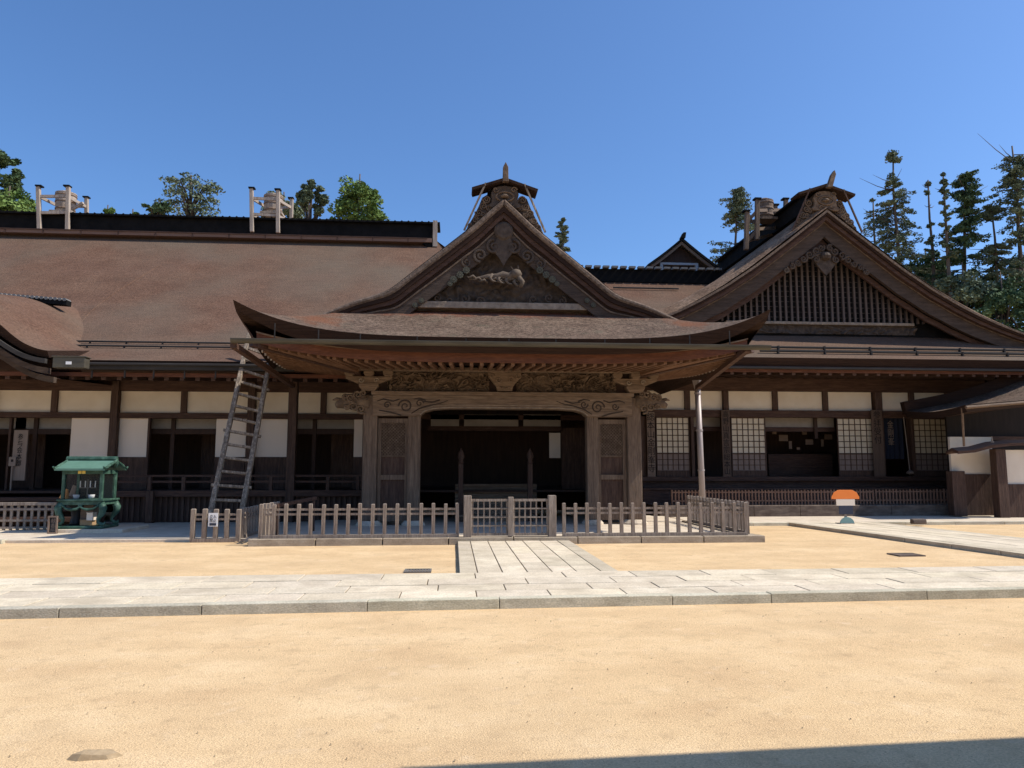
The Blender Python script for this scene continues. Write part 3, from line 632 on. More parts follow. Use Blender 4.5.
def ridge_ornament(root, xc, Y, pxs, s, m1, lean=0):
    """roof-end ornament: bulging block under a bent cap, finial, scroll wings and two stays; s scales metres"""
    zb = pxs
    mb = MB(); pr = [(.46, 0), (.50, .10), (.42, .16), (.40, .3), (.44, .46), (.36, .62), (.2, .70), (0, .73)]
    poly = [(xc+u*s, zb+v*s) for u, v in pr]+[(xc-u*s, zb+v*s) for u, v in reversed(pr[:-1])]
    mb.prism(poly, Y, Y+.5*s); b = mb.build('ridge_ornament', m1, root, bevel=.03*s)
    d = MB()
    d.tube([(xc+.27*s*math.cos(t), Y-.01, zb+.36*s+.15*s*math.sin(t)) for t in [2*math.pi*i/20 for i in range(21)]], .035*s, 6)
    for sg in (-1, 1):
        spiral(d, (xc+sg*.28*s, Y-.01, zb+.58*s), .1*s, 1.2, .03*s, sg, 0); spiral(d, (xc+sg*.18*s, Y-.01, zb+.1*s), .09*s, 1.2, .03*s, -sg, 0)
    d.lathe((xc, Y-.0, zb+.30*s), [(.02*s, 0), (.12*s, .02*s), (.14*s, .07*s), (.1*s, .12*s), (.02*s, .14*s)], 10)
    d.build('ornament_carving', 'carve', b, smooth=True)
    for sg in (-1, 1):
        c = MB(); c.prism([(xc+sg*u*s, zb+v*s) for u, v in ((.40, -.08), (.42, .3), (.55, .46), (.70, .36), (.82, .05), (.98, -.28), (1.15, -.58), (1.26, -.95), (1.02, -1.0), (.6, -.7), (.3, -.4))], Y+.14*s, Y+.24*s)
        wing_ = c.build('scroll_wing', 'barge_wood', b)
        c = MB()
        for (u, v, r, dn) in ((.56, .30, .13, -1), (.66, .08, .12, 1), (.52, .02, .09, -1), (.80, -.14, .12, -1), (.66, -.18, .09, 1), (.92, -.36, .11, 1), (.80, -.40, .07, -1), (1.05, -.58, .09, -1), (1.14, -.74, .06, 1)):
            spiral(c, (xc+sg*u*s, Y+.1*s, zb+v*s), r*s, 1.7, .026*s, sg*dn, random.random()*6)
        c.build('scroll', 'carve', wing_)
        st = MB(); st.bar((xc+sg*.60*s, Y-.12*s, zb+.74*s), (xc+sg*1.26*s, Y-.02*s, zb-.76*s), .05*s, .05*s); st.build('stay', 'ladder' if m1 == 'carve_dark' else 'wood_v', b)
        w_ = MB(); w_.strip([(xc+sg*u*s, zb+v*s) for u, v in ((0, .84), (1.0, .50))], [(xc+sg*u*s, zb+v*s) for u, v in ((0, .93), (1.03, .585))], Y-.14*s, Y+.5*s)
        w_.build('cap_board', 'bark_edge', b)
    f = MB(); f.prism([(xc-.09*s, zb+.72*s), (xc+.09*s, zb+.72*s), (xc+(.08+lean)*s, zb+1.18*s), (xc+(.0+lean*1.25)*s, zb+1.34*s), (xc+(-.08+lean)*s, zb+1.18*s)], Y-.36*s, Y-.2*s); f.build('finial', 'carve', b, bevel=.01)
ridge_ornament(porch, XC+.03, YV+.08, 8.53, .86, 'carve_dark')
mb = MB(); mb.box(XC-.32, XC+.32, YV+.35, YB+3, 8.6, 9.05); mb.box(XC-.42, XC+.42, YV+.3, YB+3, 9.052, 9.12); mb.build('ridge', 'tile', porch)

# eaves underside
def sz(u, d): return 4.10+.075*d+.72*(min(1, abs(u)/WE)**4.0)*(max(0, 1-d/5.2)**2.6)
def fan(sg):                                              # outer and inner ends of the corner and side rafters
    L = []
    for i in range(7): u = lerp(4.25, WE-.5, i/7); L.append((Vector((XC+sg*u, YE+.52, sz(u, .52))), Vector((XC+sg*lerp(3.9, 3.86, i/7), lerp(19.7, 20.0, i/7), 4.24))))
    for i in range(20): d = .52+i*.30; L.append((Vector((XC+sg*(WE-.45), YE+d, sz(WE-.45, d))), Vector((XC+sg*3.86, lerp(20.0, 22.6, i/19), 4.24))))
    return L
mb = MB()
us = [lerp(-4.25, 4.25, k/30) for k in range(31)]
mb.grid([[(XC+u, YE+.5, sz(u, .5)+.07) for u in us], [(XC+u*.93, YE+3.4, 4.42) for u in us]])
for sg in (-1, 1):
    L = fan(sg); mb.grid([[tuple(a.lerp(b, k/5)+Vector((0, 0, .075))) for a, b in L] for k in range(6)])
    S = [a for a, b in L[7:]]
    mb.grid([[tuple(a+Vector((sg*.02, 0, .02))) for a in S], [(XC+sg*(WE-.1), a.y, pf(WE)+up(WE, a.y-YE)-.2) for a in S]])
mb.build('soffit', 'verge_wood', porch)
mb = MB()
us = [lerp(-1, 1, k/60)*(WE-.45) for k in range(61)]
mb.strip([(XC+u, sz(u, .5)-.02) for u in us], [(XC+u, sz(u, .5)+.20) for u in us], YE+.42, YE+.5); mb.build('eave_board', 'soffit', porch)
mb = MB(); mb.strip([(XC+u, sz(u, .5)+.202) for u in us], [(XC+u, sz(u, .5)+.235) for u in us], YE+.36, YE+.5); mb.build('eave_fillet', 'pale_h', porch)
for i in range(34):
    u = lerp(-4.1, 4.1, i/33); mb = MB(); mb.bar((XC+u, YE+.52, sz(u, .5)-.03), (XC+u*.93, YE+3.38, 4.33), .085, .1); mb.build('rafter', 'rafter', porch)
for sg in (-1, 1):
    for k, (a, b) in enumerate(fan(sg)):
        mb = MB(); mb.bar(a-Vector((0, 0, .02)), b-Vector((0, 0, .02)), .07, .1); r_ = mb.build('rafter', 'rafter', porch)
        if k > 7:
            mb = MB(); mb.box(a.x-.02, a.x+.02, a.y-.035, a.y+.035, a.z-.07, a.z+.03); mb.v = [(x+sg*.03, y, z) for x, y, z in mb.v]; mb.build('rafter_end', 'palewood', r_)
# hip rafters
for sg in (-1, 1):
    mb = MB(); mb.bar((XC+sg*(WE-.35), YE+.35, sz(WE-.35, .35)-.1), (XC+sg*3.85, YE+3.1, 4.2), .14, .16); mb.build('hip_rafter', 'wood_h', porch)
# gutters and downpipe
gz = P(505, 344.5, 16.85).z
mb = MB(); xa, xb = P(231, 344, 16.85).x, P(770, 347, 16.85).x
sec_ = [(math.cos(t)*.085, math.sin(t)*.085) for t in [math.pi+math.pi*i/8 for i in range(9)]]
mb.grid([[(x, 16.85+y, gz+z+.03) for y, z in sec_] for x in (xa, xb)]); mb.box(xa, xb, 16.755, 16.775, gz+.03, gz+.055)
gut = mb.build('gutter', 'copper', porch, fix=False)
for px in (274, 318, 360, 417, 466, 509, 556, 605, 650, 690, 730):
    x = P(px, 350, 16.95).x; mb = MB(); mb.box(x-.012, x+.012, 16.94, 16.96, gz-.02, gz+.4*(abs(x-XC)/6)**3+.15); mb.build('gutter_hanger', 'greygut', gut)
for sg, pA, pB in ((-1, (233, 345, 16.9), (293, 386, 21.6)), (1, (748, 349, 16.9), (697, 388, 21.0))):
    mb = MB(); mb.bar(P(*pA), P(*pB), .13, .12); mb.build('gutter', 'wood_h', porch)
dpt = P(697.5, 390, 21); dpb = P(703.5, 519, 21); 
mb = MB(); mb.tube([dpt+Vector((0, 0, .05)), dpb], .085, 12); dp = mb.build('downpipe', 'pipe', porch, smooth=True)
mb = MB()
for t in (.02, .31, .62, .9): c = dpt.lerp(dpb, t); mb.tube([c, c+(dpb-dpt).normalized()*.05], .1, 12)
mb.tube([dpt+Vector((0, 0, .28)), dpt+Vector((0, 0, .02))], [.15, .09], 4); mb.build('pipe_collar', 'pipe', dp)

# columns, beams, carved bands
CY = 20.3
zc = P(505, 397, CY).z
def col(px0, px1, name='column', y=CY, m='pale_v', ztop=zc):
    a = P(px0, 450, y).x; b = P(px1, 450, y).x; w_ = b-a
    mb = MB(); mb.box(a, b, y-w_/2, y+w_/2, .22, ztop); o = mb.build(name, m, porch, bevel=.03)
    s_ = MB(); s_.lathe(((a+b)/2, y, .1), [(w_*.95, 0), (w_*.95, .04), (w_*.78, .1), (w_*.7, .13)], 16); s_.build('column_base', 'pave', o)
col(363.5, 377.5); col(626, 640); col(408, 420.5, 'inner_post'); col(586, 597.5, 'inner_post')
for a, b in ((377.5, 408), (597.5, 626)):
    x0, x1, za, zb = xz(a, 420, b, 520, CY)
    mb = MB(); mb.box(x0, x1, CY+.02, CY+.06, .25, P(390, 419, CY).z); d_ = mb.build('door_panel', 'wood_v', porch)
    mb = MB(); zt, zm = P(390, 423, CY).z, P(390, 476, CY).z
    mb.box(x0, x1, CY-.06, CY+.019, zt, zt+.12); mb.box(x0, x1, CY-.06, CY+.019, zm-.1, zm+.03); mb.box(x0, x1, CY-.06, CY+.019, .22, .5)
    mb.box(x0, x0+.09, CY-.05, CY+.019, .5, zt); mb.box(x1-.09, x1, CY-.05, CY+.019, .5, zt); mb.build('door_frame', 'pale_v', d_)
    mb = MB(); zl = P(390, 455, CY).z; W_ = x1-x0-.18; H_ = zt-zl
    mb.box(x0+.09, x1-.09, CY-.04, CY+.019, zl-.05, zl)
    st_ = .085; k = -int(H_/st_)-1
    while k*st_ < W_:
        for sg in (1, -1):
            xa = k*st_; p0, p1 = (xa, 0), (xa+H_, H_)
            ca = max(0, p0[0]); cb = min(W_, p1[0])
            if cb > ca:
                va, vb = ca-xa, cb-xa
                X = (lambda t: x0+.09+t) if sg > 0 else (lambda t: x1-.09-t)
                mb.bar((X(ca), CY-.005*sg-.006, zl+va), (X(cb), CY-.005*sg-.006, zl+vb), .024, .02, 0, (0, 1, 0))
        k += 1
    mb.build('lattice', 'carve', d_)
# main arched beam with scrolls
zb0, zb1 = P(505, 417, CY).z, zc
xa, xb = P(420.5, 410, CY).x, P(586, 410, CY).x; xA, xB = P(374, 405, CY).x, P(630, 405, CY).x
arch = [(xa, zb0), (xa+.12, zb0+.10), (xa+.35, zb0+.17), (xa+.8, zb0+.2), (xb-.8, zb0+.2), (xb-.35, zb0+.17), (xb-.12, zb0+.10), (xb, zb0)]
mb = MB(); mb.prism([(xA, zb0+.0)]+arch+[(xB, zb0), (xB, zb1), (xA, zb1)], CY-.24, CY+.16); rb = mb.build('rainbow_beam', 'pale_h', porch)
mb = MB(); mb.tube([(x, CY-.24, z+.035) for x, z in arch], .018, 6)
mb.tube([(x, CY-.24, z+.10) for x, z in arch[1:-1]], .01, 6)
mb.build('beam_moulding', 'carve_grey', rb)
Yb = CY-.245
for sg in (-1, 1):
    mb = MB(); c = (xa+xb)/2+.0
    X = lambda px: (P(px, 405, CY).x if sg < 0 else 2*XC+.08-P(px, 405, CY).x)
    zz = lambda py: P(400, py, CY).z
    spiral(mb, (X(406), Yb, zz(407)), .19, 1.7, .022, sg, -math.pi/2*sg+math.pi/2)
    spiral(mb, (X(388), Yb, zz(406)), .10, 1.4, .018, -sg, 0)
    spiral(mb, (X(420), Yb, zz(404)), .11, 1.3, .018, -sg, 0)
    for pl in (((380, 411), (392, 413), (402, 416)), ((412, 414), (420, 409), (430, 406), (440, 404), (448, 401)), ((424, 402), (432, 403), (440, 400.5)), ((378, 402), (384, 400), (394, 402), (400, 400)), ((414, 400), (420, 399), (426, 401))):
        mb.tube([(X(x), Yb, zz(y)) for x, y in pl], [.012, .02, .018, .014, .008][:len(pl)] if len(pl) > 2 else .015, 6)
    mb.build('scroll_carving', 'groove_shade', rb, smooth=True)
mb = MB(); mb.box(xA-.05, xB+.05, CY-.3, CY+.2, P(505, 397, CY).z+.003, P(505, 393, CY).z); mb.build('plate_beam', 'pale_h', porch, bevel=.012)
zf0, zf1 = P(505, 392.8, CY).z, P(505, 373.5, CY).z
mb = MB(); relief(mb, P(388, 380, CY).x, P(489, 380, CY).x, zf0, zf1, CY-.04, .2, 5.2, 11, 220, 40); relief(mb, P(516, 380, CY).x, P(615, 380, CY).x, zf0, zf1, CY-.04, .2, 5.2, 29, 220, 40)
mb.build('carved_frieze', 'carve', porch, smooth=True)
mb = MB(); mb.box(xA, xB, CY-.02, CY+.02, zf0, zf1+.1); mb.build('frieze_backing', 'dark', porch)
xp0, xp1 = P(341, 371, CY).x, P(662, 371, CY).x
mb = MB(); mb.box(xp0, xp1, CY-.36, CY-.12, zf1, P(505, 369.5, CY).z); mb.build('purlin', 'pale_h', porch, bevel=.012)
def bracket(xc, s, wide):
    zt = zf1-.003; mb = MB(); y0, y1 = CY-.42, CY+.1
    mb.prism([(xc-.17*s, zf0), (xc+.17*s, zf0), (xc+.26*s, zf0+.12), (xc+.26*s, zf0+.2), (xc-.26*s, zf0+.2), (xc-.26*s, zf0+.12)], y0+.1, y1)
    mb.prism([(xc-.3*s, zf0+.2), (xc+.3*s, zf0+.2), (xc+wide, zf0+.33), (xc+wide, zf0+.39), (xc-wide, zf0+.39), (xc-wide, zf0+.33)], y0+.14, y1-.1)
    for k in (-1, 0, 1):
        c = xc+k*(wide-.11); mb.prism([(c-.09, zf0+.392), (c+.09, zf0+.392), (c+.13, zf0+.45), (c+.13, zt), (c-.13, zt), (c-.13, zf0+.45)], y0+.06, y1-.14)
    o = mb.build('bracket', 'pale_h', porch, bevel=.01)
    d = MB()
    for k in (-1, 1): spiral(d, (xc+k*.2, y0+.09, zf0+.28), .07, 1.2, .02, k, 0)
    d.build('bracket_carving', 'carve_grey', o)
bracket(P(370, 380, CY).x, 1, .62); bracket(P(633, 380, CY).x, 1, .62)
# mask-like strut in the middle
mb = MB(); c = P(504, 384, CY); mb.prism([(c.x-.2, zf0+.02), (c.x+.2, zf0+.02), (c.x+.24, zf0+.16), (c.x+.45, zf1-.12), (c.x+.45, zf1-.01), (c.x-.45, zf1-.01), (c.x-.45, zf1-.12), (c.x-.24, zf0+.16)], CY-.3, CY-.05)
for k in (-1, 1):
    spiral(mb, (c.x+k*.17, CY-.31, zf0+.33), .09, 1.3, .028, k, 0); spiral(mb, (c.x+k*.36, CY-.31, zf1-.12), .07, 1.2, .024, -k, 0)
mb.tube([(c.x-.13, CY-.31, zf0+.12), (c.x, CY-.33, zf0+.07), (c.x+.13, CY-.31, zf0+.12)], .025, 6); mb.build('frog_leg_strut', 'pale_h', porch)
# lion-head nosings on the beam ends
for sg, px in ((-1, 366), (1, 638)):
    mb = MB(); c = P(px, 403, CY)
    mb.tube([c+Vector((-sg*.1, 0, 0)), c+Vector((sg*.2, -.02, .02)), c+Vector((sg*.45, -.04, .03)), c+Vector((sg*.66, -.05, -.03)), c+Vector((sg*.8, -.05, -.09))], [.26, .25, .21, .13, .07], 10)
    for u, v, r in ((.2, .2, .12), (.38, .12, .11), (.05, .24, .1), (.3, -.12, .12), (.1, -.18, .13), (.52, .14, .08), (.48, -.12, .08)):
        spiral(mb, (c.x+sg*u, c.y-.24, c.z+v), r, 1.5, .035, sg, random.random()*6)
    mb.tube([c+Vector((sg*.6, -.06, .05)), c+Vector((sg*.78, -.08, .1)), c+Vector((sg*.88, -.08, .07))], [.06, .045, .015], 6)
    mb.build('beam_nosing', 'carve', porch, smooth=True)
# side rails back to the hall, ceiling of the porch
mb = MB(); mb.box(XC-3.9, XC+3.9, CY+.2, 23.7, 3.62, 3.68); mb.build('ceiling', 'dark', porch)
for sg in (-1, 1):
    mb = MB(); mb.box(XC+sg*3.72-.05, XC+sg*3.72+.05, CY+.25, 23.6, .2, 3.6); mb.build('side_wall', 'wood_v', porch)
# steps inside, with their newel posts
for k in range(5):
    mb = MB(); y0 = 21.4+k*.36; z = .3+k*.21
    mb.box(P(455, 490, y0).x, P(537, 490, y0).x, y0, y0+.5, z-.06, z); mb.box(P(455, 490, y0).x, P(537, 490, y0).x, y0+.05, y0+.09, .1, z-.06); mb.build('step', 'pale_h', porch, bevel=.008)
for px in (461, 530):
    a = P(px, 450, 21.5); mb = MB(); mb.box(a.x-.07, a.x+.07, 21.43, 21.57, .1, 1.75); o = mb.build('newel_post', 'wood_v', porch, bevel=.015)
    b = MB(); b.lathe((a.x, 21.5, 1.75), [(.07, 0), (.09, .04), (.06, .1), (.1, .2), (.085, .3), (.03, .4), (.005, .46)], 12); b.build('newel_cap', 'wood_v', o, smooth=True)
for a, b in ((431, 459), (464, 518), (523, 560)):
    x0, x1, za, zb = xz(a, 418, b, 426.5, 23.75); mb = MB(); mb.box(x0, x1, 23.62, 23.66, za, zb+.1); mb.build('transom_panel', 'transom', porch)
mb = MB(); mb.box(P(428, 430, 23.7).x, P(562, 430, 23.7).x, 23.6, 23.7, P(500, 431, 23.7).z, P(500, 426.5, 23.7).z); mb.build('transom_beam', 'wood_h', porch)
x0, x1, za, zb = xz(549, 433, 560, 458, 23.7); mb = MB(); mb.box(x0, x1, 23.62, 23.66, za, zb); mb.build('white_panel', 'panel', porch)
x0, x1, za, zb = xz(561, 428, 586, 480, 23.7); mb = MB(); mb.box(x0, x1, 23.6, 23.65, .9, zb); mb.build('plank_wall', 'wood_v', porch)

# ================================================================== GABLED WING
GX = 13.1
wing = thing('gabled_wing', 'timber wing with a tall latticed gable and paper sliding doors beyond the downpipe', 'temple wing', (GX, 26, 0))
WE_Y, WE_Z, WR_Y, WR_Z = 23.3, 5.24, 31.0, 9.75
def wz(Y): t = (Y-WE_Y)/(WR_Y-WE_Y); return WE_Z+(WR_Z-WE_Z)*(.9*t+.1*t*t)
rows = [[(lerp(4.6, 34 if Y < 25.3 else 12.9, k/30), Y, wz(Y)) for k in range(31)] for Y in [lerp(WE_Y, 25.2, i/5) for i in range(6)]+[lerp(25.4, WR_Y, i/12) for i in range(13)]]
mb = MB(); mb.shell(rows, lambda p, i, j: p+Vector((0, .13 if i == 0 else 0, -.26)), 0, 1, 1)
mb.grid([[(4.6, WR_Y, WR_Z), (12.9, WR_Y, WR_Z)], [(4.6, 40, 4.5), (12.9, 40, 4.5)]], 0)
mb.grid([[(20, 25.2, wz(25.2)-.01), (34, 25.2, wz(25.2)-.01)], [(20, 29, 4.5), (34, 29, 4.5)]], 0)
wroof = mb.build('roof', ['bark', 'bark_edge'], wing)
mb = MB()
for k, (py, Y) in enumerate(((344, 24.0), (350.5, 23.65))):
    z = wz(Y)+.09; mb.tube([(P(760, py, Y).x, Y, z), (30, Y, z)], .04, 6)
    for i in range(14): xx = P(778, py, Y).x+i*1.62; mb.box(xx-.025, xx+.025, Y-.05, Y+.05, z-.12, z+.05)
mb.build('snow_guard', 'greygut', wroof)
mb = MB(); mb.box(7.2, 34, 23.34, 23.45, 4.87, 4.96); mb.build('gutter', 'greygut', wing, bevel=.02)
mb = MB(); mb.box(5.6, 34, 23.5, 23.58, 4.78, 5.09); mb.build('fascia', 'soffit', wing)
mb = MB(); mb.grid([[(5.6, 23.52, 4.93), (34, 23.52, 4.93)], [(5.6, 26.6, 5.1), (34, 26.6, 5.1)]]); mb.build('soffit', 'wood_h', wing)
rafters(wing, 6.2, 22, .42, 23.56, 4.76, 26.4, 4.98, 'wood_h', .12, .12)
# gable roof
gpts = [(0, 11.14), (.2, 11.0), (1.42, 10.05), (2.86, 8.95), (3.92, 8.23), (4.83, 7.70), (5.54, 7.33), (6.27, 7.0), (7.11, 6.66), (8.4, 6.24)]
def gf(u): return smoothcurve(gpts, abs(u), .2) if abs(u) > .2 else interp(gpts, abs(u))
GVY, GWY = 24.35, 25.35
mb = MB()
for sg in (-1, 1):
    rows = [[(GX+sg*(8.2*(1-k/26)), Y, gf(8.2*(1-k/26))-.36*max(0, 1-(Y-GVY)/.9)**2) for k in range(27)] for Y in [GVY+q for q in (0, .08, .18, .3, .45, .62, .9, 2, 4, 6, 8, 9.65)]]
    mb.grid(rows, 0)
    rows = [[(GX+sg*(8.2*(1-k/26)), Y, gf(8.2*(1-k/26))-.3) for k in range(27)] for Y in [lerp(GWY, 34, i/6) for i in range(7)]]
    mb.grid(rows, 1, True)
groof = mb.build('gable_roof', ['gable_bark', 'bark_edge'], wing)
vg = verge(wing, gf, GX, 8.2, .362, .44, GVY-.01, GWY, 'verge', 'verge_edge', taper=.3)
verge(vg, gf, GX, 8.2, .442, .52, GVY+.03, GWY, 'verge_underlayer', 'bark_edge', taper=.3)
verge(vg, gf, GX, 8.1, .522, .64, GVY+.1, GWY, 'verge_board', 'verge_wood', taper=.3)
bb = verge(wing, gf, GX, 8.0, .66, 1.10, GVY+.28, GVY+.42, 'bargeboard', 'barge_wood', taper=.3)
verge(bb, gf, GX, 7.9, 1.102, 1.28, GVY+.5, GVY+.6, 'inner_bargeboard', 'verge_wood', taper=.3)
verge(bb, gf, GX, 8.0, .65, .69, GVY+.25, GVY+.278, 'bargeboard_edge', 'carve', taper=.3)
zs = P(825, 323, GWY).z
mb = MB(); mb.prism([(GX-7.2, zs-.7), (GX+7.2, zs-.7), (GX+6.2, 6.6), (GX+4.4, 7.5), (GX+2.2, 9.0), (GX, 10.6), (GX-2.2, 9.0), (GX-4.4, 7.5), (GX-6.2, 6.6)], GWY, GWY+.1); mb.build('gable_wall', 'tile', wing)
mb = MB(); st_ = .215; k = -20
while k <= 20:
    u = k*st_+.05; zt = gf(u)-1.1*sec(u, gf)
    if zt > zs+.05: mb.box(GX+u-.036, GX+u+.036, GWY-.12, GWY-.04, zs, zt)
    k += 1
for q in range(1, 19):
    z = zs+q*.19; um = 0
    while gf(um+.05)-1.15*sec(um+.05, gf) > z and um < 4.6: um += .05
    if um > .1: mb.box(GX-um, GX+um, GWY-.012, GWY-.004, z-.01, z+.01)
mb.build('gable_lattice', mat('gable_lattice_wood', [(.07, .056, .054), (.115, .096, .093)], (9, 9, .7), 2), wing)
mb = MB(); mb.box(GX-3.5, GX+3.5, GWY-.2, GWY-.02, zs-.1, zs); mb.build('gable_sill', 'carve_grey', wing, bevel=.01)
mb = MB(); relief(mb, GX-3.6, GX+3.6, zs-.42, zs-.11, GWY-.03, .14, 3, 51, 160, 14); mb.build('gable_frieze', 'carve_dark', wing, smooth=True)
# pendant
mb = MB(); cz = P(825, 256, GVY+.3).z; Yp = GVY+.27
mb.prism([(GX-.3, cz+.15), (GX-.42, cz-.2), (GX-.2, cz-.5), (GX, cz-.72), (GX+.2, cz-.5), (GX+.42, cz-.2), (GX+.3, cz+.15)], Yp, Yp+.1)
mb.lathe((GX-.02, Yp-.02, cz-.02), [(.03, -.16), (.16, -.1), (.2, 0), (.15, .11), (.03, .16)], 12)
for sg in (-1, 1):
    for u, v, r in ((.34, .16, .15), (.36, -.14, .13), (.60, .02, .15), (.82, -.14, .13), (1.04, -.28, .12), (1.26, -.42, .11), (1.48, -.57, .1), (.16, .28, .12)):
        spiral(mb, (GX+sg*u, Yp-.02, cz+v), r, 1.5, .045, sg, random.random()*6)
mb.build('gable_pendant', 'carve_dark', wing, smooth=False)
ridge_ornament(wing, GX+.02, GVY+.12, 10.72, 1.02, 'carve', .16)
mb = MB(); mb.box(GX-.45, GX+.45, GVY+.6, 34, 10.95, 11.5); mb.box(GX-.6, GX+.6, GVY+.55, 34, 11.502, 11.58); mb.build('ridge', 'tile', wing)
# cross ridge with pale tile ends, and the smoke vent behind it
za, zb = P(650, 283, 31).z, P(650, 271.5, 31).z
mb = MB(); mb.box(4.6, 12.6, 30.7, 31.3, za-.05, zb); cr = mb.build('ridge', 'tile', wing)
mb = MB(); xx = 4.8
while xx < 11.4: mb.bar((xx, 30.6, zb+.045), (xx+.27, 30.6, zb+.045), .22, .085); xx += .38
mb.build('ridge_tile', 'tile_l', cr)
mb = MB(); mb.tube([(6.6, 29.9, wz(29.9)+.1), (9.4, 29.9, wz(29.9)+.1)], .035, 6); mb.build('ridge_pipe', 'greygut', cr)
VX = P(680, 250, 33).x; zt = P(680, 243, 33).z; ze = P(680, 270, 33).z
vf = lambda u: zt-(zt-ze)*(1.12*u/1.65-.12*(u/1.65)**2)
mb = MB()
for sg in (-1, 1):
    mb.strip([(VX+sg*u, vf(u)) for u in (0, .4, .8, 1.2, 1.65)], [(VX+sg*u, vf(u)+.14) for u in (0, .4, .8, 1.2, 1.65)], 32.6, 36)
sv = mb.build('smoke_vent', 'tile', wing)
mb = MB()
for sg in (-1, 1): mb.strip([(VX+sg*u, vf(u)-.16) for u in (0, .5, 1.0, 1.55)], [(VX+sg*u, vf(u)-.01) for u in (0, .5, 1.0, 1.55)], 32.7, 32.8)
mb.build('vent_bargeboard', 'boxgrey', sv)
mb = MB(); mb.prism([(VX-1.4, ze-.6), (VX+1.4, ze-.6), (VX+1.4, ze+.05), (VX, zt-.1), (VX-1.4, ze+.05)], 33.1, 33.3); mb.build('vent_wall', 'dark', sv)
mb = MB(); x0, x1, za, zb = xz(660, 263, 698, 271, 32.9); mb.box(x0, x1, 32.85, 33.0, zb-.1, zb); mb.box(x0, x0+.13, 32.85, 33.0, zb-.6, zb-.1); mb.box(x1-.13, x1, 32.85, 33.0, zb-.6, zb-.1); mb.build('vent_frame', mat('vent_frame_paint', [(.30, .32, .34), (.36, .38, .40)]), sv)
mb = MB(); mb.prism([(VX-.1, zt+.1), (VX+.12, zt+.1), (VX+.16, zt+.36), (VX+.04, zt+.36)], 32.5, 32.8); mb.build('vent_finial', 'tile', sv)
# wing wall
VY = 26.4; hb, ht = P(750, 410.5, VY).z, P(750, 391.5, VY).z; lt = P(750, 417.5, VY).z; SZ = P(750, 476.5, VY).z
mb = MB(); mb.box(5.6, 34, VY-.16, VY+.1, ht, 5.0); mb.build('header_beam', 'wood_h', wing)
mb = MB(); mb.box(5.6, 20, VY-.2, VY+.06, lt, hb); mb.build('lintel', 'wood_h', wing, bevel=.01)
mb = MB(); mb.box(5.6, 20, VY-.35, VY+.1, SZ-.16, SZ); mb.build('sill', 'wood_h', wing, bevel=.01)
mb = MB(); mb.box(5.6, 20, VY-.2, VY-.1, .4, SZ-.16); mb.build('base_boards', 'wood_h', wing)
mb = MB(); mb.box(6.5, 19.4, 25.2, 26.2, SZ-.45, SZ-.38); mb.box(6.5, 19.4, 25.25, 25.3, .4, SZ-.45); mb.build('step', 'wood_h', wing, bevel=.01)
for a in ((672, 683.5), (689.5, 721), (727, 771), (777, 821), (827, 870), (876, 907), (912.5, 947)):
    x0, x1, _, _ = xz(a[0] if a[0] != 672 else 640, 391, a[1], 410, VY); b = MB(); b.box(x0-.03, x1+.03, VY-.03, VY+.01, hb-.02, ht+.02); b.build('plaster_panel', 'plaster', wing)
for px in (686.5, 774, 824, 910): x = P(px, 400, VY).x; b = MB(); b.box(x-.1, x+.1, VY-.12, VY+.02, hb, ht); b.build('strut', 'wood_v', wing)
for px, w_ in ((725.5, .2), (878, .28), (949, .22), (643, .25), (691, .12), (910, .13)):
    x = P(px, 440, VY).x; b = MB(); b.box(x-w_/2, x+w_/2, VY-.2, VY+.1, SZ, ht if w_ > .15 else lt); b.build('post', 'wood_v', wing, bevel=.012)
zm = P(750, 453.5, VY).z
for a, b_ in ((655.5, 689), (730.5, 765), (836.5, 872.5), (912.5, 947)): 
    x0, x1, _, _ = xz(a, 418, b_, 476, VY); shoji(wing, x0, x1, SZ, zm, lt, VY-.08)
for a, b_ in ((764, 838), (690, 722)):
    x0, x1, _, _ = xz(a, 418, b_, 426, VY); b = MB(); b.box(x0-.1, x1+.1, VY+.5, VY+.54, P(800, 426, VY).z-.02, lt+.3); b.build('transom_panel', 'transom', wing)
    b = MB(); b.box(x0-.1, x1+.1, VY+.44, VY+.5, P(800, 431, VY).z, P(800, 426, VY).z-.02); b.build('inner_lintel', 'wood_h', wing)
x = P(820.5, 422, VY).x; b = MB(); b.box(x-.06, x+.06, VY+.36, VY+.43, lt-.75, lt+.2); b.build('inner_post', 'dark', wing)
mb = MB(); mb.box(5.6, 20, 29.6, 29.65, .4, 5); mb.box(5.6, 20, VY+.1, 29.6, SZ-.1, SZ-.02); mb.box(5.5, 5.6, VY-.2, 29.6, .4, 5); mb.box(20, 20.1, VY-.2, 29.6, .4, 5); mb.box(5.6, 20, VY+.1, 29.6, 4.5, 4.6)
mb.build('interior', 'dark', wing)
# papers, lamps and counters inside the wide opening
mb = MB(); x0, x1, _, _ = xz(768, 430, 832, 470, 28); mb.box(x0, x1, 28, 28.5, SZ, SZ+.85); mb.build('counter', 'wood_h', wing, bevel=.01)
for px, py, w_, h_ in ((774, 431, .16, .24), (804, 431.5, .18, .24), (783, 438, .36, .24), (809, 442, .3, .2), (790, 445, .12, .3), (822, 443, .1, .28), (828, 437, .3, .2), (798, 448.5, .12, .1)):
    c = P(px, py, 27.9); b = MB(); b.box(c.x-w_/2, c.x+w_/2, 27.86, 27.9, c.z-h_/2, c.z+h_/2); b.build('posted_paper', 'boxgrey', wing)
